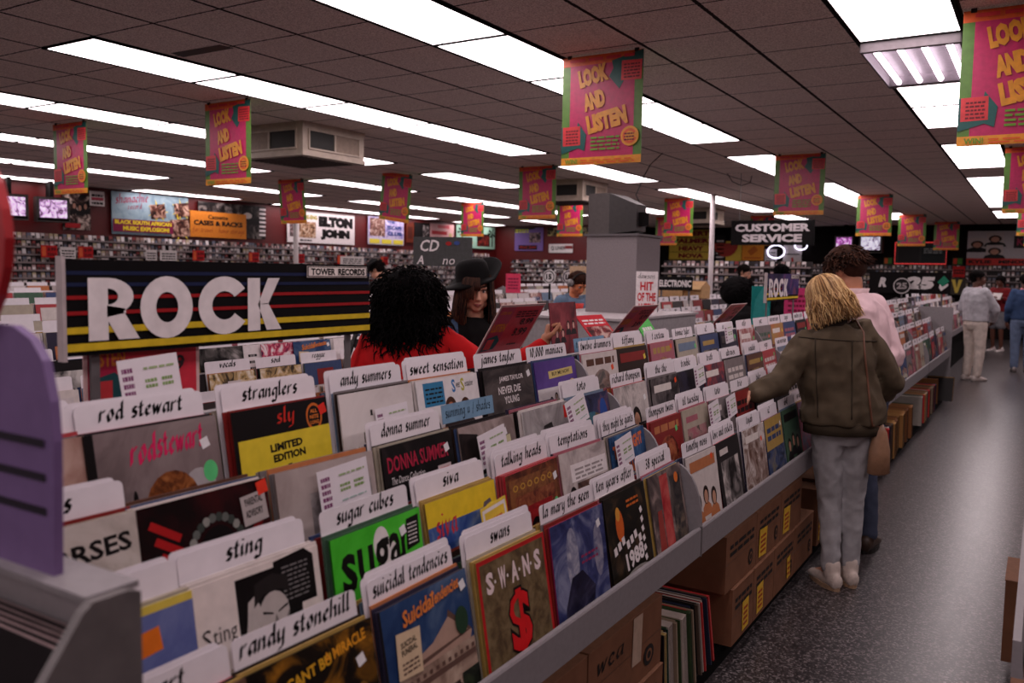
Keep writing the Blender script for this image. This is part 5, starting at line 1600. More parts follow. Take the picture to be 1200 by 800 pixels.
for i, (y, w_, h) in enumerate(((2.75, .5, .3), (3.35, .5, .34), (4.0, .34, .34), (5.0, .4, .34), (5.6, .4, .32), (6.4, .5, .34))):
    o = empty('cardboard_carton', (-.02 if i != 2 else -.07, y + w_ / 2, .088))
    b = MB(); b.box(0, .3, -w_ / 2, w_ / 2, 0, h, M((122, 82, 60), .75, .2, var=.14, scale=9)); b.build('box', o)
    b = MB(); b.box(-.003, .302, -w_ / 2 - .003, w_ / 2 + .003, h, h + .004, M((132, 90, 66), .75)); b.build('flap', o)
    tag(o, 'brown carton under the right-hand rack, %s from the near end' % nth(i), 'carton', 'cartons under the right-hand rack')
tag(stock.build('packed_records'), 'distant record covers filling the other racks', 'records', kind='stuff')
tag(cardstock.build('packed_divider_cards'), 'distant white divider cards in the other racks', 'divider cards', kind='stuff')
# ------------------------------------------------------------------ people
def meshed(mb, voxel, it=4, disp=0, dscale=8., seed=0, stretch=(1, 1, 1)):
    """fuse overlapping closed pieces into one continuous skin"""
    o = bpy.data.objects.new('fuse', mb.mesh('fuse'))
    COL.objects.link(o)
    r = o.modifiers.new('r', 'REMESH')
    r.mode = 'VOXEL'
    r.voxel_size = voxel
    r.use_smooth_shade = True
    sm = o.modifiers.new('s', 'SMOOTH')
    sm.factor, sm.iterations = .5, it
    dg = bpy.context.evaluated_depsgraph_get()
    dg.update()
    me = bpy.data.meshes.new_from_object(o.evaluated_get(dg))
    bpy.data.objects.remove(o)
    out = MB()
    vs = [v.co.copy() for v in me.vertices]
    if disp:
        for i, v in enumerate(me.vertices):
            p = Vector((v.co.x * stretch[0], v.co.y * stretch[1], v.co.z * stretch[2])) * dscale + Vector((seed, seed * 2.3, 0))
            a = noise.noise(p) + .5 * noise.noise(p * 2.1)
            a = (1 - abs(a) * 1.6)            # folds: sharp valleys
            vs[i] = v.co + v.normal * (disp * (a - .55))
    out.v = [tuple(v) for v in vs]
    out.f = [tuple(p.vertices) for p in me.polygons]
    out.mats = [mb.mats[0]]
    out.m = [0] * len(out.f)
    bpy.data.meshes.remove(me)
    return out
def cap(mb, a, b, ra, rb, m, n=12, up=None):
    """limb segment with round ends"""
    a, b = Vector(a), Vector(b)
    d = (b - a).normalized()
    pts, rad = [], []
    for k in (1., .8, .45):
        pts.append(a - d * ra * k * .95); rad.append(ra * math.sqrt(max(.02, 1 - k * k)))
    for t in (0, .25, .5, .75, 1):
        pts.append(a.lerp(b, t)); rad.append(ra + (rb - ra) * t)
    for k in (.45, .8, 1.):
        pts.append(b + d * rb * k * .95); rad.append(rb * math.sqrt(max(.02, 1 - k * k)))
    mb.tube(pts, rad, m, n=n, up=up)
def hand(wrist, d, nrm, side, m, curl=.5, spread=.12, s=1., thumb=.6):
    """palm, four unequal bent fingers and a thumb from the side of the palm"""
    wrist, d, nrm = Vector(wrist), Vector(d).normalized(), Vector(nrm)
    nrm = (nrm - d * nrm.dot(d)).normalized()
    t = d.cross(nrm).normalized() * side             # towards the thumb
    b = MB()
    cap(b, wrist - d * .02 * s, wrist + d * .025 * s, .025 * s, .027 * s, m)
    for q in (-.024, -.008, .008, .024):
        cap(b, wrist + d * .015 * s + t * q * .6 * s, wrist + d * .085 * s + t * q * 1.15 * s - nrm * .002, .014 * s, .0115 * s, m, 8)
    for i, (q, L) in enumerate(((.027, .072), (.009, .08), (-.009, .074), (-.026, .058))):
        p = wrist + d * (.088 - abs(q) * .12) * s + t * q * 1.1 * s
        ang = math.atan2(q, .3) * spread * 6
        c0 = curl * (1 + .12 * i)
        dirv = (d * math.cos(ang * .3) + t * math.sin(ang * .3)).normalized()
        tot = .18 * c0
        for k, f in enumerate((.46, .31, .23)):
            tot += c0 * (.75, 1.0, .8)[k] * .9
            e = p + (dirv * math.cos(tot) + nrm * math.sin(tot)) * L * f * s
            cap(b, p, e, (.0098, .0088, .0078)[k] * s, (.0088, .0078, .0068)[k] * s, m, 8)
            p = e
    p = wrist + d * .028 * s + t * .026 * s
    e = p + (d * .6 + t * .7 + nrm * .35).normalized() * .042 * s
    cap(b, p, e, .0145 * s, .0115 * s, m, 8)
    e2 = e + (d * .85 + t * (.5 - thumb * .6) + nrm * .5 * thumb).normalized() * .032 * s
    cap(b, e, e2, .0112 * s, .0095 * s, m, 8)
    cap(b, e2, e2 + (d * .9 + nrm * .4 * thumb - t * .1).normalized() * .024 * s, .0098 * s, .0075 * s, m, 8)
    return meshed(b, .0042 * s, 2)
def head_mb(m, s=1.):
    b = MB()
    def B(c, r):
        b.ball([q * s for q in c], tuple(q * s for q in r), m, 18, 12)
    B((0, .018, .035), (.074, .094, .083)); B((0, -.02, -.01), (.066, .07, .09)); B((0, -.03, -.062), (.054, .055, .052)); B((0, -.062, -.092), (.026, .022, .022))
    for q in (-1, 1):
        B((q * .036, -.055, -.028), (.028, .028, .03)); B((q * .05, -.02, -.07), (.018, .03, .028)); B((q * .076, .012, -.008), (.009, .021, .031)); B((q * .03, -.077, .026), (.024, .014, .009)); B((q * .011, -.103, -.036), (.009, .01, .008))
    B((0, -.11, -.034), (.0125, .014, .0105)); B((0, -.082, -.05), (.026, .014, .018)); B((0, -.094, -.063), (.021, .0085, .0055)); B((0, -.091, -.074), (.018, .009, .006))
    b.tube([Vector((0, -.085, .018)) * s, Vector((0, -.1, -.01)) * s, Vector((0, -.11, -.032)) * s], [.008 * s, .0095 * s, .012 * s], m, n=10)
    return b
class Fig:
    def __init__(s, label, H, loc, yaw, skin, bend=0., head_yaw=0., head_pitch=0., shoulder=.19, fat=1., group=None, side=0.):
        s.k = k = H / 1.7
        s.root = empty('person', loc, (0, 0, yaw))
        tag(s.root, label, 'person', group)
        s.inv = (Matrix.Translation(loc) @ Matrix.Rotation(yaw, 4, 'Z')).inverted()
        s.skin, s.fat = skin, fat
        s.pel = Vector((0, 0, .93 * k))
        R_ = Matrix.Rotation(side, 3, 'Y') @ Matrix.Rotation(bend, 3, 'X')            # bend forwards (towards -y)
        def up(v):
            return s.pel + R_ @ (Vector(v) * k)
        s.up = up
        s.waist, s.chest, s.neck0 = up((0, .0, .13)), up((0, .012, .33)), up((0, .015, .50))
        s.sh = {1: up((shoulder, .015, .455)), -1: up((-shoulder, .015, .455))}
        s.R = R_ @ Matrix.Rotation(0, 3, 'X')
        s.hc = up((0, -.012, .655))
        s.HR = R_ @ Matrix.Rotation(head_yaw, 3, 'Z') @ Matrix.Rotation(head_pitch, 3, 'X')
        s.hip = {1: Vector((.095 * k, 0, .9 * k)), -1: Vector((-.095 * k, 0, .9 * k))}
        s.knee = {q: Vector((.1 * q * k, -.02 * k, .49 * k)) for q in (1, -1)}
        s.ank = {q: Vector((.1 * q * k, .02 * k, .085 * k)) for q in (1, -1)}
        s.toe = {q: Vector((.02 * q, -1, 0)) for q in (1, -1)}
        s.el = {q: s.sh[q] + Vector((.05 * q, .03, -.28)) * k for q in (1, -1)}
        s.wr = {q: s.el[q] + Vector((.0, -.1, -.22)) * k for q in (1, -1)}
        s.hands = {1: None, -1: None}
    def L(s, p):
        return s.inv @ Vector(p)
    def D(s, d):
        return s.inv.to_3x3() @ Vector(d)
    def H(s, p):
        return s.hc + s.HR @ (Vector(p) * s.k)
    def torso(s, b, m, g=0., lo=0., hi=1.):
        """trunk; g grows it for clothing"""
        k, f = s.k, s.fat
        P = [s.pel + Vector((0, 0, -.1 * k)), s.pel, s.waist, s.up((0, .005, .23)), s.chest, s.up((0, .015, .42)), s.up((0, .015, .475)), s.neck0]
        Rr = [(.12, .085), (.168, .11), (.14 * f, .1 * f), (.15 * f, .108 * f), (.168 * f, .115 * f), (.165 * f, .098 * f), (.11, .075), (.058, .056)]
        i0, i1 = int(lo), len(P) - (0 if hi >= 1 else int(hi * -1) if hi < 0 else 0)
        b.tube(P[i0:i1], [((x + g) * k, (y + g) * k) for x, y in Rr[i0:i1]], m, n=20, up=(1, 0, 0))
    def body(s, voxel=.008, arms=True, legs=True):
        k, m = s.k, s.skin
        b = MB()
        s.torso(b, m, -.015)
        cap(b, s.neck0 - s.R @ Vector((0, 0, .04 * k)), s.H((0, .015, -.07)), .056 * k, .052 * k, m)
        h = head_mb(m, k)
        b.add(h, Matrix.Translation(s.hc) @ s.HR.to_4x4())
        for q in (1, -1):
            cap(b, s.sh[q] - Vector((.03 * q * k, 0, .01)), s.el[q], .05 * k, .038 * k, m)
            cap(b, s.el[q], s.wr[q], .038 * k, .026 * k, m)
            if legs:
                cap(b, s.hip[q], s.knee[q], .078 * k, .052 * k, m)
                cap(b, s.knee[q], s.ank[q], .052 * k, .036 * k, m)
                cap(b, s.ank[q], s.ank[q] + s.toe[q].normalized() * .13 * k - Vector((0, 0, .05 * k)), .034 * k, .028 * k, m)
        out = meshed(b, voxel, 3)
        for q in (1, -1):
            if s.hands[q]:
                d, n, c, hs = s.hands[q]
                out.add(hand(s.wr[q] + Vector(d).normalized() * .012, d, n, q if hs is None else hs, m, c, s=k * 1.08))
        o = out.build('body', s.root, smooth=True)
        return o
    def face(s, lip=(150, 76, 70), iris=(50, 34, 26), brow=(50, 34, 26)):
        k = s.k
        Mh = Matrix.Translation(s.hc) @ s.HR.to_4x4()
        for q in (1, -1):
            b, e, w_ = MB(), MB(), MB()
            b.ball((q * .031 * k, -.0725 * k, .008 * k), (.0135 * k,) * 3, M((214, 204, 200), .2, .5), 12, 8)
            b.ball((q * .031 * k, -.0835 * k, .006 * k), (.006 * k, .0035 * k, .0065 * k), M(iris, .15, .6), 10, 6)
            t = MB(); t.add(b, Mh); t.build('eye', s.root, smooth=True)
            e.tube([(q * .014 * k, -.094 * k, .031 * k), (q * .03 * k, -.0945 * k, .037 * k), (q * .05 * k, -.079 * k, .032 * k)], [.003 * k, .0042 * k, .002 * k], M(brow, .8), n=6)
            t = MB(); t.add(e, Mh); t.build('eyebrow', s.root, smooth=True)
            w_.tube([(q * .016 * k, -.086 * k, .012 * k), (q * .031 * k, -.0885 * k, .0165 * k), (q * .047 * k, -.079 * k, .011 * k)], [.002 * k, .0034 * k, .0022 * k], M((60, 34, 30), .7), n=6)
            t = MB(); t.add(w_, Mh); t.build('eyelid', s.root, smooth=True)
        b = MB()
        lm = M(lip, .35, .5)
        b.tube([(-.024 * k, -.088 * k, -.0665 * k), (-.008 * k, -.1015 * k, -.063 * k), (0, -.1012 * k, -.0645 * k), (.008 * k, -.1015 * k, -.063 * k), (.024 * k, -.088 * k, -.0665 * k)], [.0015 * k, .0042 * k, .0036 * k, .0042 * k, .0015 * k], lm, n=8)
        b.tube([(-.021 * k, -.088 * k, -.0685 * k), (0, -.1 * k, -.0735 * k), (.021 * k, -.088 * k, -.0685 * k)], [.0015 * k, .0052 * k, .0015 * k], lm, n=8)
        t = MB(); t.add(b, Mh); t.build('lips', s.root, smooth=True)
    def top(s, name, m, g=.02, sleeve=.02, hem=0, voxel=.011, disp=.007, cuff=True, seed=1, flare=0, sl_end=1., it=4):
        """shirt, sweater or jacket: trunk and sleeves in one piece. hem: how far below the hips it ends (m)"""
        k, f = s.k, s.fat
        b = MB()
        P = [s.pel + Vector((0, 0, -hem * k)), s.pel + Vector((0, 0, .04 * k)), s.waist, s.up((0, .005, .23)), s.chest, s.up((0, .015, .42)), s.up((0, .015, .475)), s.up((0, .012, .505))]
        Rr = [(.165 + flare, .112 + flare), (.168 + flare, .112 + flare), (.15 * f + flare, .108 * f + flare), (.158 * f + flare * .6, .115 * f + flare * .6), (.176 * f, .12 * f), (.172 * f, .105 * f), (.115, .083), (.06, .06)]
        b.tube(P, [((x + g) * k, (y + g) * k) for x, y in Rr], m, n=22, up=(1, 0, 0))
        for q in (1, -1):
            cap(b, s.sh[q] - Vector((.03 * q * k, 0, .012 * k)), s.el[q], (.056 + sleeve) * k, (.044 + sleeve) * k, m, 14)
            e = s.el[q].lerp(s.wr[q], sl_end)
            cap(b, s.el[q], e, (.044 + sleeve) * k, (.034 + sleeve * .7) * k, m, 14)
        out = meshed(b, voxel, it, disp, 9, seed, (1, 1, .7))
        return out.build(name, s.root, smooth=True)
    def trousers(s, name, m, g=.012, hem=.0, voxel=.011, disp=.005, seed=2, short=False):
        k = s.k
        b = MB()
        b.tube([s.pel + Vector((0, 0, .09 * k)), s.pel + Vector((0, 0, .03 * k)), s.pel + Vector((0, .006, -.06 * k)), s.pel + Vector((0, 0, -.13 * k))], [((.145 + g) * k, (.1 + g) * k), ((.165 + g) * k, (.112 + g) * k), ((.168 + g) * k, (.118 + g) * k), ((.12 + g) * k, (.09 + g) * k)], m, n=20, up=(1, 0, 0))
        for q in (1, -1):
            h = s.hip[q] - Vector((0, 0, .02 * k))
            if short:
                cap(b, h, h.lerp(s.knee[q], .72), (.088 + g) * k, (.082 + g) * k, m, 14)
            else:
                cap(b, h, s.knee[q], (.086 + g) * k, (.058 + g) * k, m, 14)
                cap(b, s.knee[q], s.ank[q] + Vector((0, 0, (.02 + hem) * k)), (.058 + g) * k, (.044 + g) * k, m, 14)
        return meshed(b, voxel, 4, disp, 10, seed, (1, 1, .8)).build(name, s.root, smooth=True)
    def shoes(s, name, m, sole, hi=.0):
        k = s.k
        for q in (1, -1):
            d = s.toe[q].normalized()
            a = Vector((s.ank[q].x, s.ank[q].y, 0))
            b = MB()
            U = Vector((0, 0, 1))
            pts = [a - d * .082 * k + U * .045 * k, a - d * .07 * k + U * .046 * k, a - d * .03 * k + U * .05 * k, a + d * .05 * k + U * .045 * k, a + d * .12 * k + U * .035 * k, a + d * .17 * k + U * .03 * k, a + d * .19 * k + U * .027 * k]
            b.tube(pts, [(.02 * k, .016 * k), (.042 * k, .034 * k), (.047 * k, .04 * k), (.045 * k, .042 * k), (.03 * k, .046 * k), (.022 * k, .038 * k), (.01 * k, .02 * k)], m, n=14, up=(0, 0, 1))
            cap(b, a - d * .012 + U * .08 * k, a - d * .008 + U * (.1 + hi) * k, .046 * k, .047 * k, m)
            o = meshed(b, .007, 3).build(name, s.root, smooth=True)
            e = MB()
            sd = d.cross(U)
            out_ = []
            for t in range(16):
                A = 2 * PI * t / 16
                c, w_ = math.cos(A), math.sin(A)
                out_.append(a + d * (.06 + .138 * c) * k + sd * (.045 - .006 * c) * w_ * k)
            e.prism([(p.x, p.y) for p in out_], 0, .024 * k, 2, sole)
            e.build('sole', o)
    def hair_strands(s, name, m, n, fn, base=None, r=.004, seed=3, mats=None):
        """hair: a close cap (base: list of ellipsoids in head space) plus locks drawn by fn(random)"""
        rr = random.Random(seed)
        out = MB()
        Mh = Matrix.Translation(s.hc) @ s.HR.to_4x4() @ Matrix.Scale(s.k, 4)
        if base:
            b = MB()
            for c, rad in base:
                b.ball(c, rad, m, 18, 12)
            out.add(meshed(b, .007, 3, .004, 30, 5), Mh)
        t = MB()
        for i in range(n):
            pts = fn(rr)
            t.tube(pts, [r * q for q in ([1] * (len(pts) - 2) + [.7, .25])], rr.choice(mats) if mats else m, n=3, cap=False)
        out.add(t, Mh)
        return out.build(name, s.root, smooth=True)
def fall(rr, drop, out=.012, wave=.006, back_only=False, front_lim=.6, top=.115, w_=.092, d_=.108):
    """lock that leaves the crown, hugs the skull and hangs down to drop"""
    while True:
        th = rr.uniform(0, 2 * PI)                 # 0 = back (+y)
        if abs(math.atan2(math.sin(th), math.cos(th))) < PI * front_lim:
            break
    ph0 = rr.uniform(.05, .5)
    pts = []
    gx, gy = math.sin(th), math.cos(th)
    k = rr.uniform(.96, 1.08)
    w0, p0 = rr.uniform(0, 6), rr.uniform(-1, 1)
    for i in range(5):
        ph = ph0 + (PI / 2 - ph0) * i / 4
        pts.append(Vector((w_ * k * math.sin(ph) * gx, .018 + d_ * k * math.sin(ph) * gy, .025 + (top - .02) * k * math.cos(ph))))
    zb = drop * rr.uniform(.9, 1.08)
    for i in range(1, 6):
        f = i / 5
        z = .025 + (zb - .025) * f
        rad = 1 + out * 8 * f * (1 - .55 * f) - .25 * f * f * (out < .02)
        a = th + wave * 20 * math.sin(w0 + 4 * f) * .2 + p0 * .05 * f
        pts.append(Vector((w_ * k * rad * math.sin(a), .018 + d_ * k * rad * math.cos(a), z)))
    return pts
def frizz(rr, R0, spread, low):
    """springy lock of a big curly head"""
    u, th = rr.uniform(-low, 1), rr.uniform(0, 2 * PI)
    q = math.sqrt(max(0, 1 - u * u))
    d = Vector((q * math.cos(th), q * math.sin(th), u))
    if d.y < -.55 and u < .4:
        d.y = -d.y
    p = Vector((0, .02, .02)) + Vector((d.x * R0[0], d.y * R0[1], d.z * R0[2])) * rr.uniform(.72, .98)
    a, ph = d.orthogonal().normalized(), rr.uniform(0, 6)
    b = d.cross(a)
    g = rr.uniform(.03, spread)
    pts = []
    for i in range(8):
        f = i / 7
        rad = .009
        pts.append(p + d * g * f + Vector((0, 0, -.045 * f * f)) + (a * math.cos(ph + 9 * f) + b * math.sin(ph + 9 * f)) * rad)
    return pts
SK1, SK2, SK3, SK4 = M((206, 150, 124), .5, .4, var=.06), M((190, 130, 100), .5, .4, var=.06), M((92, 56, 44), .45, .4, var=.06), M((206, 120, 80), .5, .4, var=.06)
def cloth(c, var=.16, scale=14, bump=.15):
    return M(c, .85, .2, var=var, scale=scale, bump=bump)

# --- blonde woman in the olive jacket
p = Fig('blonde person in olive jacket and pale jeans seen from behind, browsing the bins', 1.66, (-.86, 4.79, 0), 3.78, SK1, bend=.06, head_yaw=.3, head_pitch=.3, shoulder=.185, side=.19)
p.pel.x += .02
p.el[1], p.wr[1] = p.L((-1.15, 4.5, 1.1)), p.L((-1.23, 4.36, 1.055))
p.el[-1], p.wr[-1] = p.L((-.66, 4.93, 1.1)), p.L((-.8, 5.06, .95))
p.hands[1] = (p.D((-.75, -.35, -.3)), p.D((0, .3, -1)), .55, None)
p.hands[-1] = (p.D((-.6, .5, -.5)), p.D((-.6, -.3, -.2)), .6, None)
p.hip[1], p.hip[-1] = Vector((.105, 0, .88)), Vector((-.06, 0, .88))
p.knee[1], p.ank[1] = Vector((.062, -.02, .47)), Vector((.06, .03, .085))
p.knee[-1], p.ank[-1] = Vector((-.065, -.02, .47)), Vector((-.062, -.01, .085))
p.toe[1], p.toe[-1] = Vector((.12, -1, 0)), Vector((-.12, -1, 0))
p.body()
p.face()
OL = cloth((84, 72, 57), .22, 10)
jk = p.top('jacket', OL, .036, .024, .02, .010, .016, seed=4, flare=.026)
b = MB()
pe = p.pel + Vector((0, 0, -.035))
b.tube([pe + Vector((0, 0, -.04)), pe + Vector((0, 0, .03))], [(.205, .15), (.21, .155)], cloth((68, 58, 46)), n=28, up=(1, 0, 0)); b.build('waistband', p.root, smooth=True)
b = MB(); c0 = p.up((0, .02, .5))
b.tube([p.up((0, .02, .475)), p.up((0, .03, .515)), p.up((0, .03, .54))], [(.1, .088), (.088, .08), (.094, .086)], cloth((44, 36, 30)), n=24, up=(1, 0, 0)); b.build('collar', p.root, smooth=True)
p.trousers('jeans', cloth((168, 165, 168), .14, 18), .006, 0, seed=6, disp=.009, voxel=.009)
p.shoes('high_top_shoe', M((206, 190, 180), .6), M((160, 130, 104), .6), .03)
BL = [M((190, 150, 96), .5, .4), M((150, 108, 62), .5, .4), M((214, 178, 124), .5, .4), M((116, 80, 46), .55)]
def blonde(rr):
    pts = fall(rr, rr.choice([-.15, -.13, -.1, -.06, -.15]), .055 if rr.random() < .4 else .03, .02, front_lim=.8, w_=.094, d_=.108, top=.122)
    k = rr.uniform(-.012, .016)
    for i in range(6, 10):
        f = (i - 5) / 4
        pts[i].x += k * f + .012 * math.sin(f * 4 + k * 300) * f
        pts[i].y += (.02 * f * f if rr.random() < .5 else 0)
    return pts
p.hair_strands('hair', BL[1], 1300, blonde, [((0, .02, .035), (.082, .1, .092)), ((0, .05, -.03), (.084, .068, .085)), ((0, .05, -.08), (.066, .05, .045))], .0036, 5, BL)
tan = M((150, 112, 86), .5, .4)
bagp = (-.70, 4.78)
r = p.root
b = MB()
bl = p.L((bagp[0] + .01, bagp[1] + .02, .755))
b.tube([bl + Vector((0, 0, -.13)), bl + Vector((0, 0, -.12)), bl + Vector((0, 0, 0)), bl + Vector((0, 0, .09)), bl + Vector((0, 0, .14))], [(.038, .024), (.064, .04), (.06, .038), (.04, .024), (.012, .01)], tan, n=16, up=(1, .2, 0)); bg = b.build('handbag', r, smooth=True)
b = MB()
from mathutils.bvhtree import BVHTree
def cling(o, pts, view, off=.004, dist=.8):
    """points pushed along view onto the surface of o (all in the figure's own frame)"""
    t = BVHTree.FromPolygons([v.co for v in o.data.vertices], [tuple(f.vertices) for f in o.data.polygons])
    out = []
    for q in pts:
        h = t.ray_cast(Vector(q) - view * dist, view)
        if h[0] is not None:
            out.append(h[0] - view * off)
    return out
def line(a, c, n=14):
    a, c = Vector(a), Vector(c)
    return [a.lerp(c, i / (n - 1)) for i in range(n)]
back = p.D((-.1, 1, 0)).normalized()
for nm, a, c in (('yoke_seam', (-1.08, 4.6, 1.34), (-.74, 4.9, 1.325)), ('pleat_seam', (-1.0, 4.65, 1.335), (-.97, 4.65, .93)), ('pleat_seam', (-.84, 4.8, 1.33), (-.82, 4.8, .93))):
    q_ = cling(jk, line(p.L(a), p.L(c)), back, .001)
    if len(q_) > 3:
        t = MB(); t.tube(q_, .0035, cloth((56, 48, 38)), n=6); t.build(nm, jk, smooth=True)
q_ = cling(jk, line(p.L((-.8, 4.86, 1.37)), p.L((-.73, 4.85, .9)), 18), back, .006)
S = [p.up((-.13, -.02, .5)), p.up((-.14, .05, .515))] + q_ + [p.L((-.695, 4.8, .88))]
b.tube(S, .0055, M((104, 66, 48), .5), n=8); b.build('bag_strap', r, smooth=True)

# --- man in the pink shirt
p = Fig('person in pale pink shirt with dark curly hair, head bowed behind the blonde woman', 1.83, (-.89, 5.4, 0), 4.35, SK2, bend=.2, head_yaw=.1, head_pitch=.4, shoulder=.215, fat=1.03)
p.toe[1], p.toe[-1] = p.D((-.1, 1, 0)), p.D((.1, 1, 0))
p.el[1], p.wr[1] = p.L((-1.0, 5.33, 1.2)), p.L((-1.1, 5.2, 1.22))
p.el[-1], p.wr[-1] = p.L((-.76, 5.58, 1.19)), p.L((-.86, 5.4, 1.12))
p.hands[-1] = (p.D((-.8, -.3, -.1)), p.D((0, -.3, -1)), .6, None)
p.hands[1] = (p.D((-.8, -.2, -.2)), p.D((0, 0, -1)), .6, None)
p.body()
p.face()
PK = cloth((218, 188, 192), .06, 12)
p.top('shirt', PK, .03, .03, .02, .011, .012, seed=9, flare=.012)
b = MB()
b.tube([p.up((0, .012, .475)), p.up((0, .025, .52)), p.up((0, .03, .55))], [(.1, .09), (.084, .08), (.094, .09)], M((222, 190, 192), .7), n=24, up=(1, 0, 0)); b.build('collar', p.root, smooth=True)
p.trousers('trousers', cloth((70, 76, 96)), .012, seed=3)
p.shoes('shoe', M((60, 44, 36), .5), M((30, 24, 22)))
DK = [M((52, 30, 21), .8, .15), M((74, 44, 30), .75, .2), M((34, 20, 15), .8, .15)]
p.hair_strands('hair', DK[0], 800, lambda rr: frizz(rr, (.092, .108, .1), .06, .15), [((0, .025, .05), (.09, .105, .088)), ((0, .06, -.01), (.082, .065, .07))], .0038, 6, DK)

# --- woman in the red sweater, seen from behind
p = Fig('person in red sweater with very big black curly hair, seen from behind across the bins', 1.62, (-2.76, 3.47, 0), 3.55, SK2, shoulder=.21, fat=1.25)
p.el[-1], p.wr[-1] = p.L((-2.33, 3.66, 1.12)), p.L((-2.12, 3.75, 1.29))
p.el[1], p.wr[1] = p.L((-3.02, 3.32, 1.02)), p.L((-2.96, 3.5, .9))
p.hands[-1] = (p.D((.15, .2, .95)), p.D((.75, .65, 0)), 1.15, None)
p.hands[1] = (p.D((.2, .5, -.6)), p.D((.5, 0, 0)), .5, None)
p.body()
p.face()
p.top('sweater', cloth((190, 22, 26), .1, 16), .03, .024, .1, .011, .007, seed=12, flare=.02, sl_end=.93)
p.trousers('trousers', cloth((30, 28, 34)), .02, seed=8)
p.shoes('shoe', M((30, 26, 26)), M((20, 18, 18)))
BK = [M((9, 7, 8), .9, .08), M((16, 12, 12), .85, .1), M((11, 9, 9), .9, .08)]
p.hair_strands('hair', BK[0], 2600, lambda rr: frizz(rr, (.19, .175, .15), .06, .99) if rr.random() < .5 else [q + Vector((0, .02, -.17)) for q in frizz(rr, (.22, .165, .2), .06, .99)], [((0, .03, .03), (.165, .15, .125)), ((0, .075, -.15), (.195, .115, .18)), ((0, .09, -.28), (.16, .085, .12))], .0042, 7, BK)
b = MB()
b.tube([p.L((-2.94, 3.27, 1.33)), p.L((-2.97, 3.24, 1.2)), p.L((-2.99, 3.25, .98))], [(.006, .012)] * 3, M((24, 18, 18)), n=8); b.build('bag_strap', p.root, smooth=True)
# the record she holds
def c_band(a):
    a.rect(0, .1, 1, 1, PH((70, 20, 28), (110, 34, 44), (140, 60, 66), 5))
    for u in (.2, .42, .64, .84):
        head(a, u, .5 + .12 * (u > .5), .07, G((40, 24, 22)), G((200, 150, 140)), G((30, 20, 24)))
    a.rect(0, 0, 1, .12, K)
o = sleeve_mesh(c_band, (90, 30, 40)).build('record_sleeve'); place(o, -2.06, 3.89, 1.19, .12, .05)
tag(o, 'maroon record with four faces, held up by the hand in the red sleeve', 'record')

# --- woman in the black hat
p = Fig('person in black round hat with long brown hair and black top, looking down', 1.66, (-2.70, 3.98, 0), .66, SK1, head_yaw=.12, head_pitch=.14, shoulder=.19, fat=1.15)
p.el[1], p.wr[1] = p.L((-2.52, 4.2, 1.06)), p.L((-2.45, 4.0, .98))
p.el[-1], p.wr[-1] = p.L((-2.86, 3.78, 1.06)), p.L((-2.66, 3.76, .98))
p.hands[1] = (p.D((0, -.6, -.3)), p.D((-1, 0, 0)), .6, None)
p.hands[-1] = (p.D((.2, -.6, -.3)), p.D((1, 0, 0)), .6, None)
p.body(.0065)
p.face((160, 80, 76), (40, 26, 20), (44, 28, 22))
p.top('black_top', cloth((14, 12, 13), .2), .018, .016, .05, .011, .006, seed=14)
# denim waistcoat open at the front
DN = cloth((70, 92, 124), .2, 40)
for q in (1, -1):
    b = MB()
    P = []
    for zz, w0, w1, yy in ((.0, .09, .2, -.15), (.2, .085, .195, -.155), (.34, .09, .2, -.145), (.44, .1, .19, -.1), (.49, .1, .17, -.02)):
        P.append((p.up((q * w0, yy, zz)), p.up((q * w1, yy * .35, zz))))
    for i in range(len(P) - 1):
        b.poly([P[i][0], P[i][1], P[i + 1][1], P[i + 1][0]], DN)
        b.poly([x + Vector((0, -.012, 0)) for x in (P[i][0], P[i + 1][0], P[i + 1][1], P[i][1])], DN)
        for j in (0, 1):
            b.poly([P[i][j], P[i + 1][j], P[i + 1][j] + Vector((0, -.012, 0)), P[i][j] + Vector((0, -.012, 0))], DN)
    vst = b.build('denim_panel', p.root)
    b = MB()
    b.ball(p.up((q * .115, -.158, .22)), (.011, .006, .011), M((190, 160, 90), .3, .5, .8), 10, 6); b.build('button', vst, smooth=True)
BR = [M((40, 21, 16), .6, .25), M((62, 33, 23), .6, .25), M((22, 13, 11), .7, .2), M((86, 50, 32), .6, .25)]
def hat_hair(rr):
    q = rr.random()
    if q < .16:                                   # fringe over the brow
        a = rr.uniform(-1.1, .05)
        pts = []
        for i in range(6):
            f = i / 5
            r_ = .088 + .022 * math.sin(f * 2.2)
            pts.append(Vector((r_ * math.sin(a) * .92, -.005 - (r_ + .004) * math.cos(a) - .008 * f, .085 - .068 * f * rr.uniform(.85, 1.1) - (.05 * f * f if a < -.3 else 0))))
        return pts
    if q < .22:                                   # locks falling over the right cheek
        a = rr.uniform(-1.5, -.85)
        return [Vector(((.088 + .02 * math.sin(3 * f)) * math.sin(a), -.01 - (.088 + .016 * math.sin(3 * f)) * math.cos(a) * (1 - .3 * f), .07 - .33 * f + rr.uniform(-.004, .004))) for f in [i / 7 for i in range(8)]]
    return fall(rr, -.27, .06, .022, front_lim=.78, w_=.098, d_=.108)
p.hair_strands('hair', BR[0], 1500, hat_hair, [((0, .03, .03), (.086, .096, .09)), ((0, .07, -.08), (.105, .06, .13)), ((0, .07, -.2), (.11, .05, .09))], .0045, 8, BR)
HB = cloth((10, 9, 10), .2, 20, .1)
b = MB()
prof = [(0, .185), (.045, .183), (.075, .172), (.092, .148), (.099, .11), (.102, .055), (.103, .046), (.13, .043), (.155, .045), (.176, .05), (.184, .056), (.178, .062), (.15, .057), (.12, .055), (.104, .06)]
n = 40
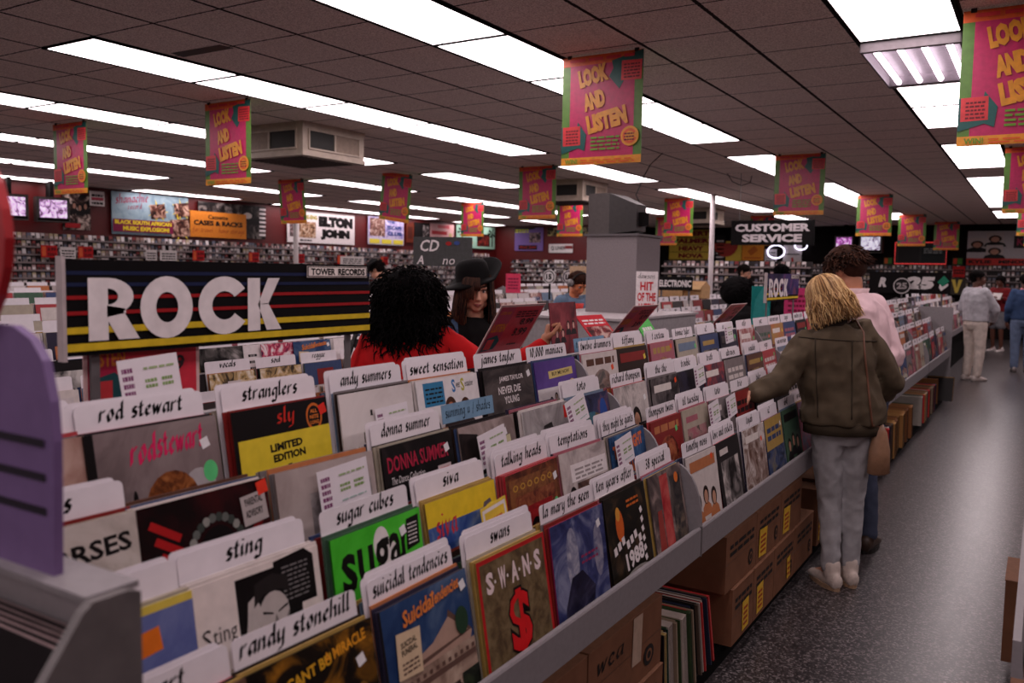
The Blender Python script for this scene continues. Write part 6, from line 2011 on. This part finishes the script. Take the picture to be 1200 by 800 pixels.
for i, (rad, z) in enumerate(prof):
    for j in range(n):
        A = 2 * PI * j / n
        f = max(0, (rad - .1) / .08)
        w_ = max(0, math.cos(A - .75))
        up_ = (.13 * w_ - .03 * max(0, math.cos(A + 2.2))) * f * f ** .2 - .008 * f
        rr_ = rad * (1 - .05 * w_ * f - .3 * f * max(0, math.cos(A + 1.8)))
        b.v.append((rr_ * math.cos(A), .012 + rr_ * 1.12 * math.sin(A), z + up_))
k0 = b.mi(HB)
for i in range(len(prof) - 1):
    for j in range(n):
        b.f.append((i * n + j, i * n + (j + 1) % n, (i + 1) * n + (j + 1) % n, (i + 1) * n + j)); b.m.append(k0)
t = MB(); t.add(b, Matrix.Translation(p.hc) @ (p.HR @ Matrix.Rotation(-.2, 3, 'X') @ Matrix.Rotation(-.16, 3, 'Y')).to_4x4() @ Matrix.Scale(.96, 4)); t.build('hat', p.root, smooth=True)

# --- figures farther off
def simple(label, H, loc, yaw, skin, topc, legc, shoec, hairc, bend=0, hp=.2, hy=0, fat=1., hairfn=None, base=None, arms=None, short=False, nh=260, vox=.013, topn='shirt', hands=True, hem=.02):
    p = Fig(label, H, loc, yaw, skin, bend=bend, head_yaw=hy, head_pitch=hp, fat=fat)
    if arms:
        for q, (e, w_) in arms.items():
            p.el[q], p.wr[q] = p.L(e), p.L(w_)
    for q in (1, -1):
        d = (p.wr[q] - p.el[q]).normalized()
        p.hands[q] = (d, Vector((-q, -.3, 0)), .5, None)
    p.body(vox * .75)
    p.face()
    p.top(topn, cloth(topc), .028, .022, hem, vox, .009, seed=int(H * 100), flare=.012, sl_end=.95)
    p.trousers('shorts' if short else 'trousers', cloth(legc), .02, short=short, voxel=vox)
    p.shoes('shoe', M(shoec, .5), M(tuple(int(q * .6) for q in shoec)))
    hm = [M(hairc, .85, .1), M(tuple(min(255, int(q * 1.5)) for q in hairc), .85, .1)]
    p.hair_strands('hair', hm[0], nh, hairfn or (lambda rr: frizz(rr, (.088, .102, .095), .04, .1)), base or [((0, .025, .045), (.085, .1, .085)), ((0, .055, -.02), (.078, .06, .06))], .004, 9, hm)
    return p
p = simple('person in black suit and black hat, bent left behind the big curly hair', 1.78, (-7.9, 9.45, 0), 4.9, SK1, (16, 14, 15), (18, 16, 17), (20, 18, 18), (16, 11, 10), bend=.25, hp=.45, topn='suit_jacket', arms={1: ((-8.2, 9.25, 1.15), (-8.4, 9.25, 1.2)), -1: ((-8.05, 9.7, 1.15), (-8.35, 9.6, 1.2))})
b = MB(); b.tube([p.up((0, .012, .49)), p.up((0, .02, .53))], [(.085, .08), (.072, .07)], M((220, 212, 212), .6), n=18, up=(1, 0, 0)); b.build('shirt_collar', p.root, smooth=True)
b = MB()
b.tube([p.H((0, .01, .07)), p.H((0, .01, .085)), p.H((0, .01, .135)), p.H((0, .01, .14))], [(.14, .15), (.095, .11), (.085, .1), (.02, .02)], HB, n=18); b.build('hat', p.root, smooth=True)
p = simple('person in pale denim jacket wearing headphones, left of the grey column', 1.68, (-4.42, 8.28, 0), 1.15, SK4, (92, 112, 134), (60, 66, 84), (40, 34, 32), (44, 24, 17), bend=.3, hp=.35, topn='denim_jacket', arms={1: ((-4.2, 8.5, 1.0), (-4.02, 8.35, 1.0)), -1: ((-4.5, 8.0, 1.0), (-4.2, 8.0, 1.0))})
b = MB(); b.tube([p.H((.085 * math.cos(t * PI / 10) * 1.12, .01, .02 + .115 * math.sin(t * PI / 10))) for t in range(11)], .009, M((24, 22, 22)), n=6); hp_ = b.build('headphones', p.root, smooth=True)
for q in (1, -1):
    b = MB(); b.tube([p.H((q * .085, .01, 0)), p.H((q * .118, .01, 0))], .042 * p.k, M((120, 114, 114), .4), n=14); b.build('ear_cup', hp_, smooth=True)
b = MB(); b.tube([p.up((0, -.115, .3)), p.up((0, -.1, .46))], [(.05, .02), (.06, .03)], M((190, 40, 30)), n=12, up=(1, 0, 0)); b.build('red_shirt_front', p.root, smooth=True)
p = simple('person with large rounded black hair and black clothes, bowed behind a leaning price sign', 1.57, (-2.8, 9.3, 0), 5.5, SK3, (10, 9, 10), (14, 12, 13), (16, 14, 14), (9, 7, 8), bend=.12, hp=.3, fat=1.4, arms={1: ((-2.62, 9.1, 1.0), (-2.68, 9.0, .8)), -1: ((-3.0, 9.5, 1.0), (-2.98, 9.4, .8))}, nh=900, topn='black_coat', hairfn=lambda rr: frizz(rr, (.21, .2, .17), .05, .95), base=[((0, .02, .02), (.205, .19, .17)), ((0, .05, -.15), (.2, .15, .15))])
p = simple('person in white shirt leaning at the customer service counter', 1.82, (-4.4, 14.5, 0), 1.4, SK1, (220, 214, 214), (40, 40, 50), (30, 26, 26), (20, 14, 12), bend=.08, hp=.3)
p = simple('black-haired person in black beside the white shirt at the counter', 1.84, (-3.85, 15.1, 0), 4.2, SK1, (16, 14, 15), (20, 18, 20), (20, 18, 18), (10, 8, 9), bend=.08, hp=.2, nh=500, hairfn=lambda rr: frizz(rr, (.11, .115, .1), .05, .7), base=[((0, .02, .03), (.1, .105, .1)), ((0, .05, -.08), (.1, .08, .1))])
p = simple('person in pale grey jacket and white trousers, hand in pocket, by the far bins', 1.78, (-.93, 15.75, 0), 2.4, SK3, (186, 184, 190), (206, 192, 182), (196, 184, 178), (12, 9, 9), hp=.2, hy=-.7, topn='jacket', fat=1.12, hem=.0, arms={-1: ((-.65, 15.72, 1.17), (-.69, 15.95, .98)), 1: ((-1.15, 15.9, 1.17), (-1.07, 16.1, 1.02))})
b = MB(); b.tube([p.up((0, .012, .49)), p.up((0, .02, .525))], [(.085, .08), (.075, .07)], M((206, 180, 186), .6), n=18, up=(1, 0, 0)); b.build('shirt_collar', p.root, smooth=True)
p = simple('person in dark red shirt and grey shorts reading, at the far end of the aisle', 1.72, (-.87, 22.3, 0), -.6, SK3, (110, 26, 30), (110, 108, 112), (214, 204, 202), (14, 10, 10), hp=.35, short=True, fat=1.1, arms={1: ((-.6, 22.15, 1.12), (-.78, 22.0, 1.22)), -1: ((-1.13, 22.2, 1.12), (-1.0, 22.0, 1.22))})
b = MB(); b.box(-.11, .11, -.004, .004, 0, .16, M((214, 206, 204), .5)); b.build('leaflet', None, (-.93, 21.88, 1.2), (-.5, 0, -.6)); tag(bpy.data.objects['leaflet'], 'white leaflet held by the reader in dark red at the aisle end', 'leaflet')
p = simple('person in blue denim jacket and jeans, cut by the right edge', 1.75, (-.3, 17.8, 0), 3.3, SK3, (46, 64, 96), (96, 110, 136), (120, 112, 110), (12, 9, 9), hp=.2, topn='denim_jacket')
b = MB(); b.tube([p.up((0, .012, .49)), p.up((0, .02, .525))], [(.085, .08), (.075, .07)], M((206, 120, 130), .6), n=18, up=(1, 0, 0)); b.build('shirt_collar', p.root, smooth=True)
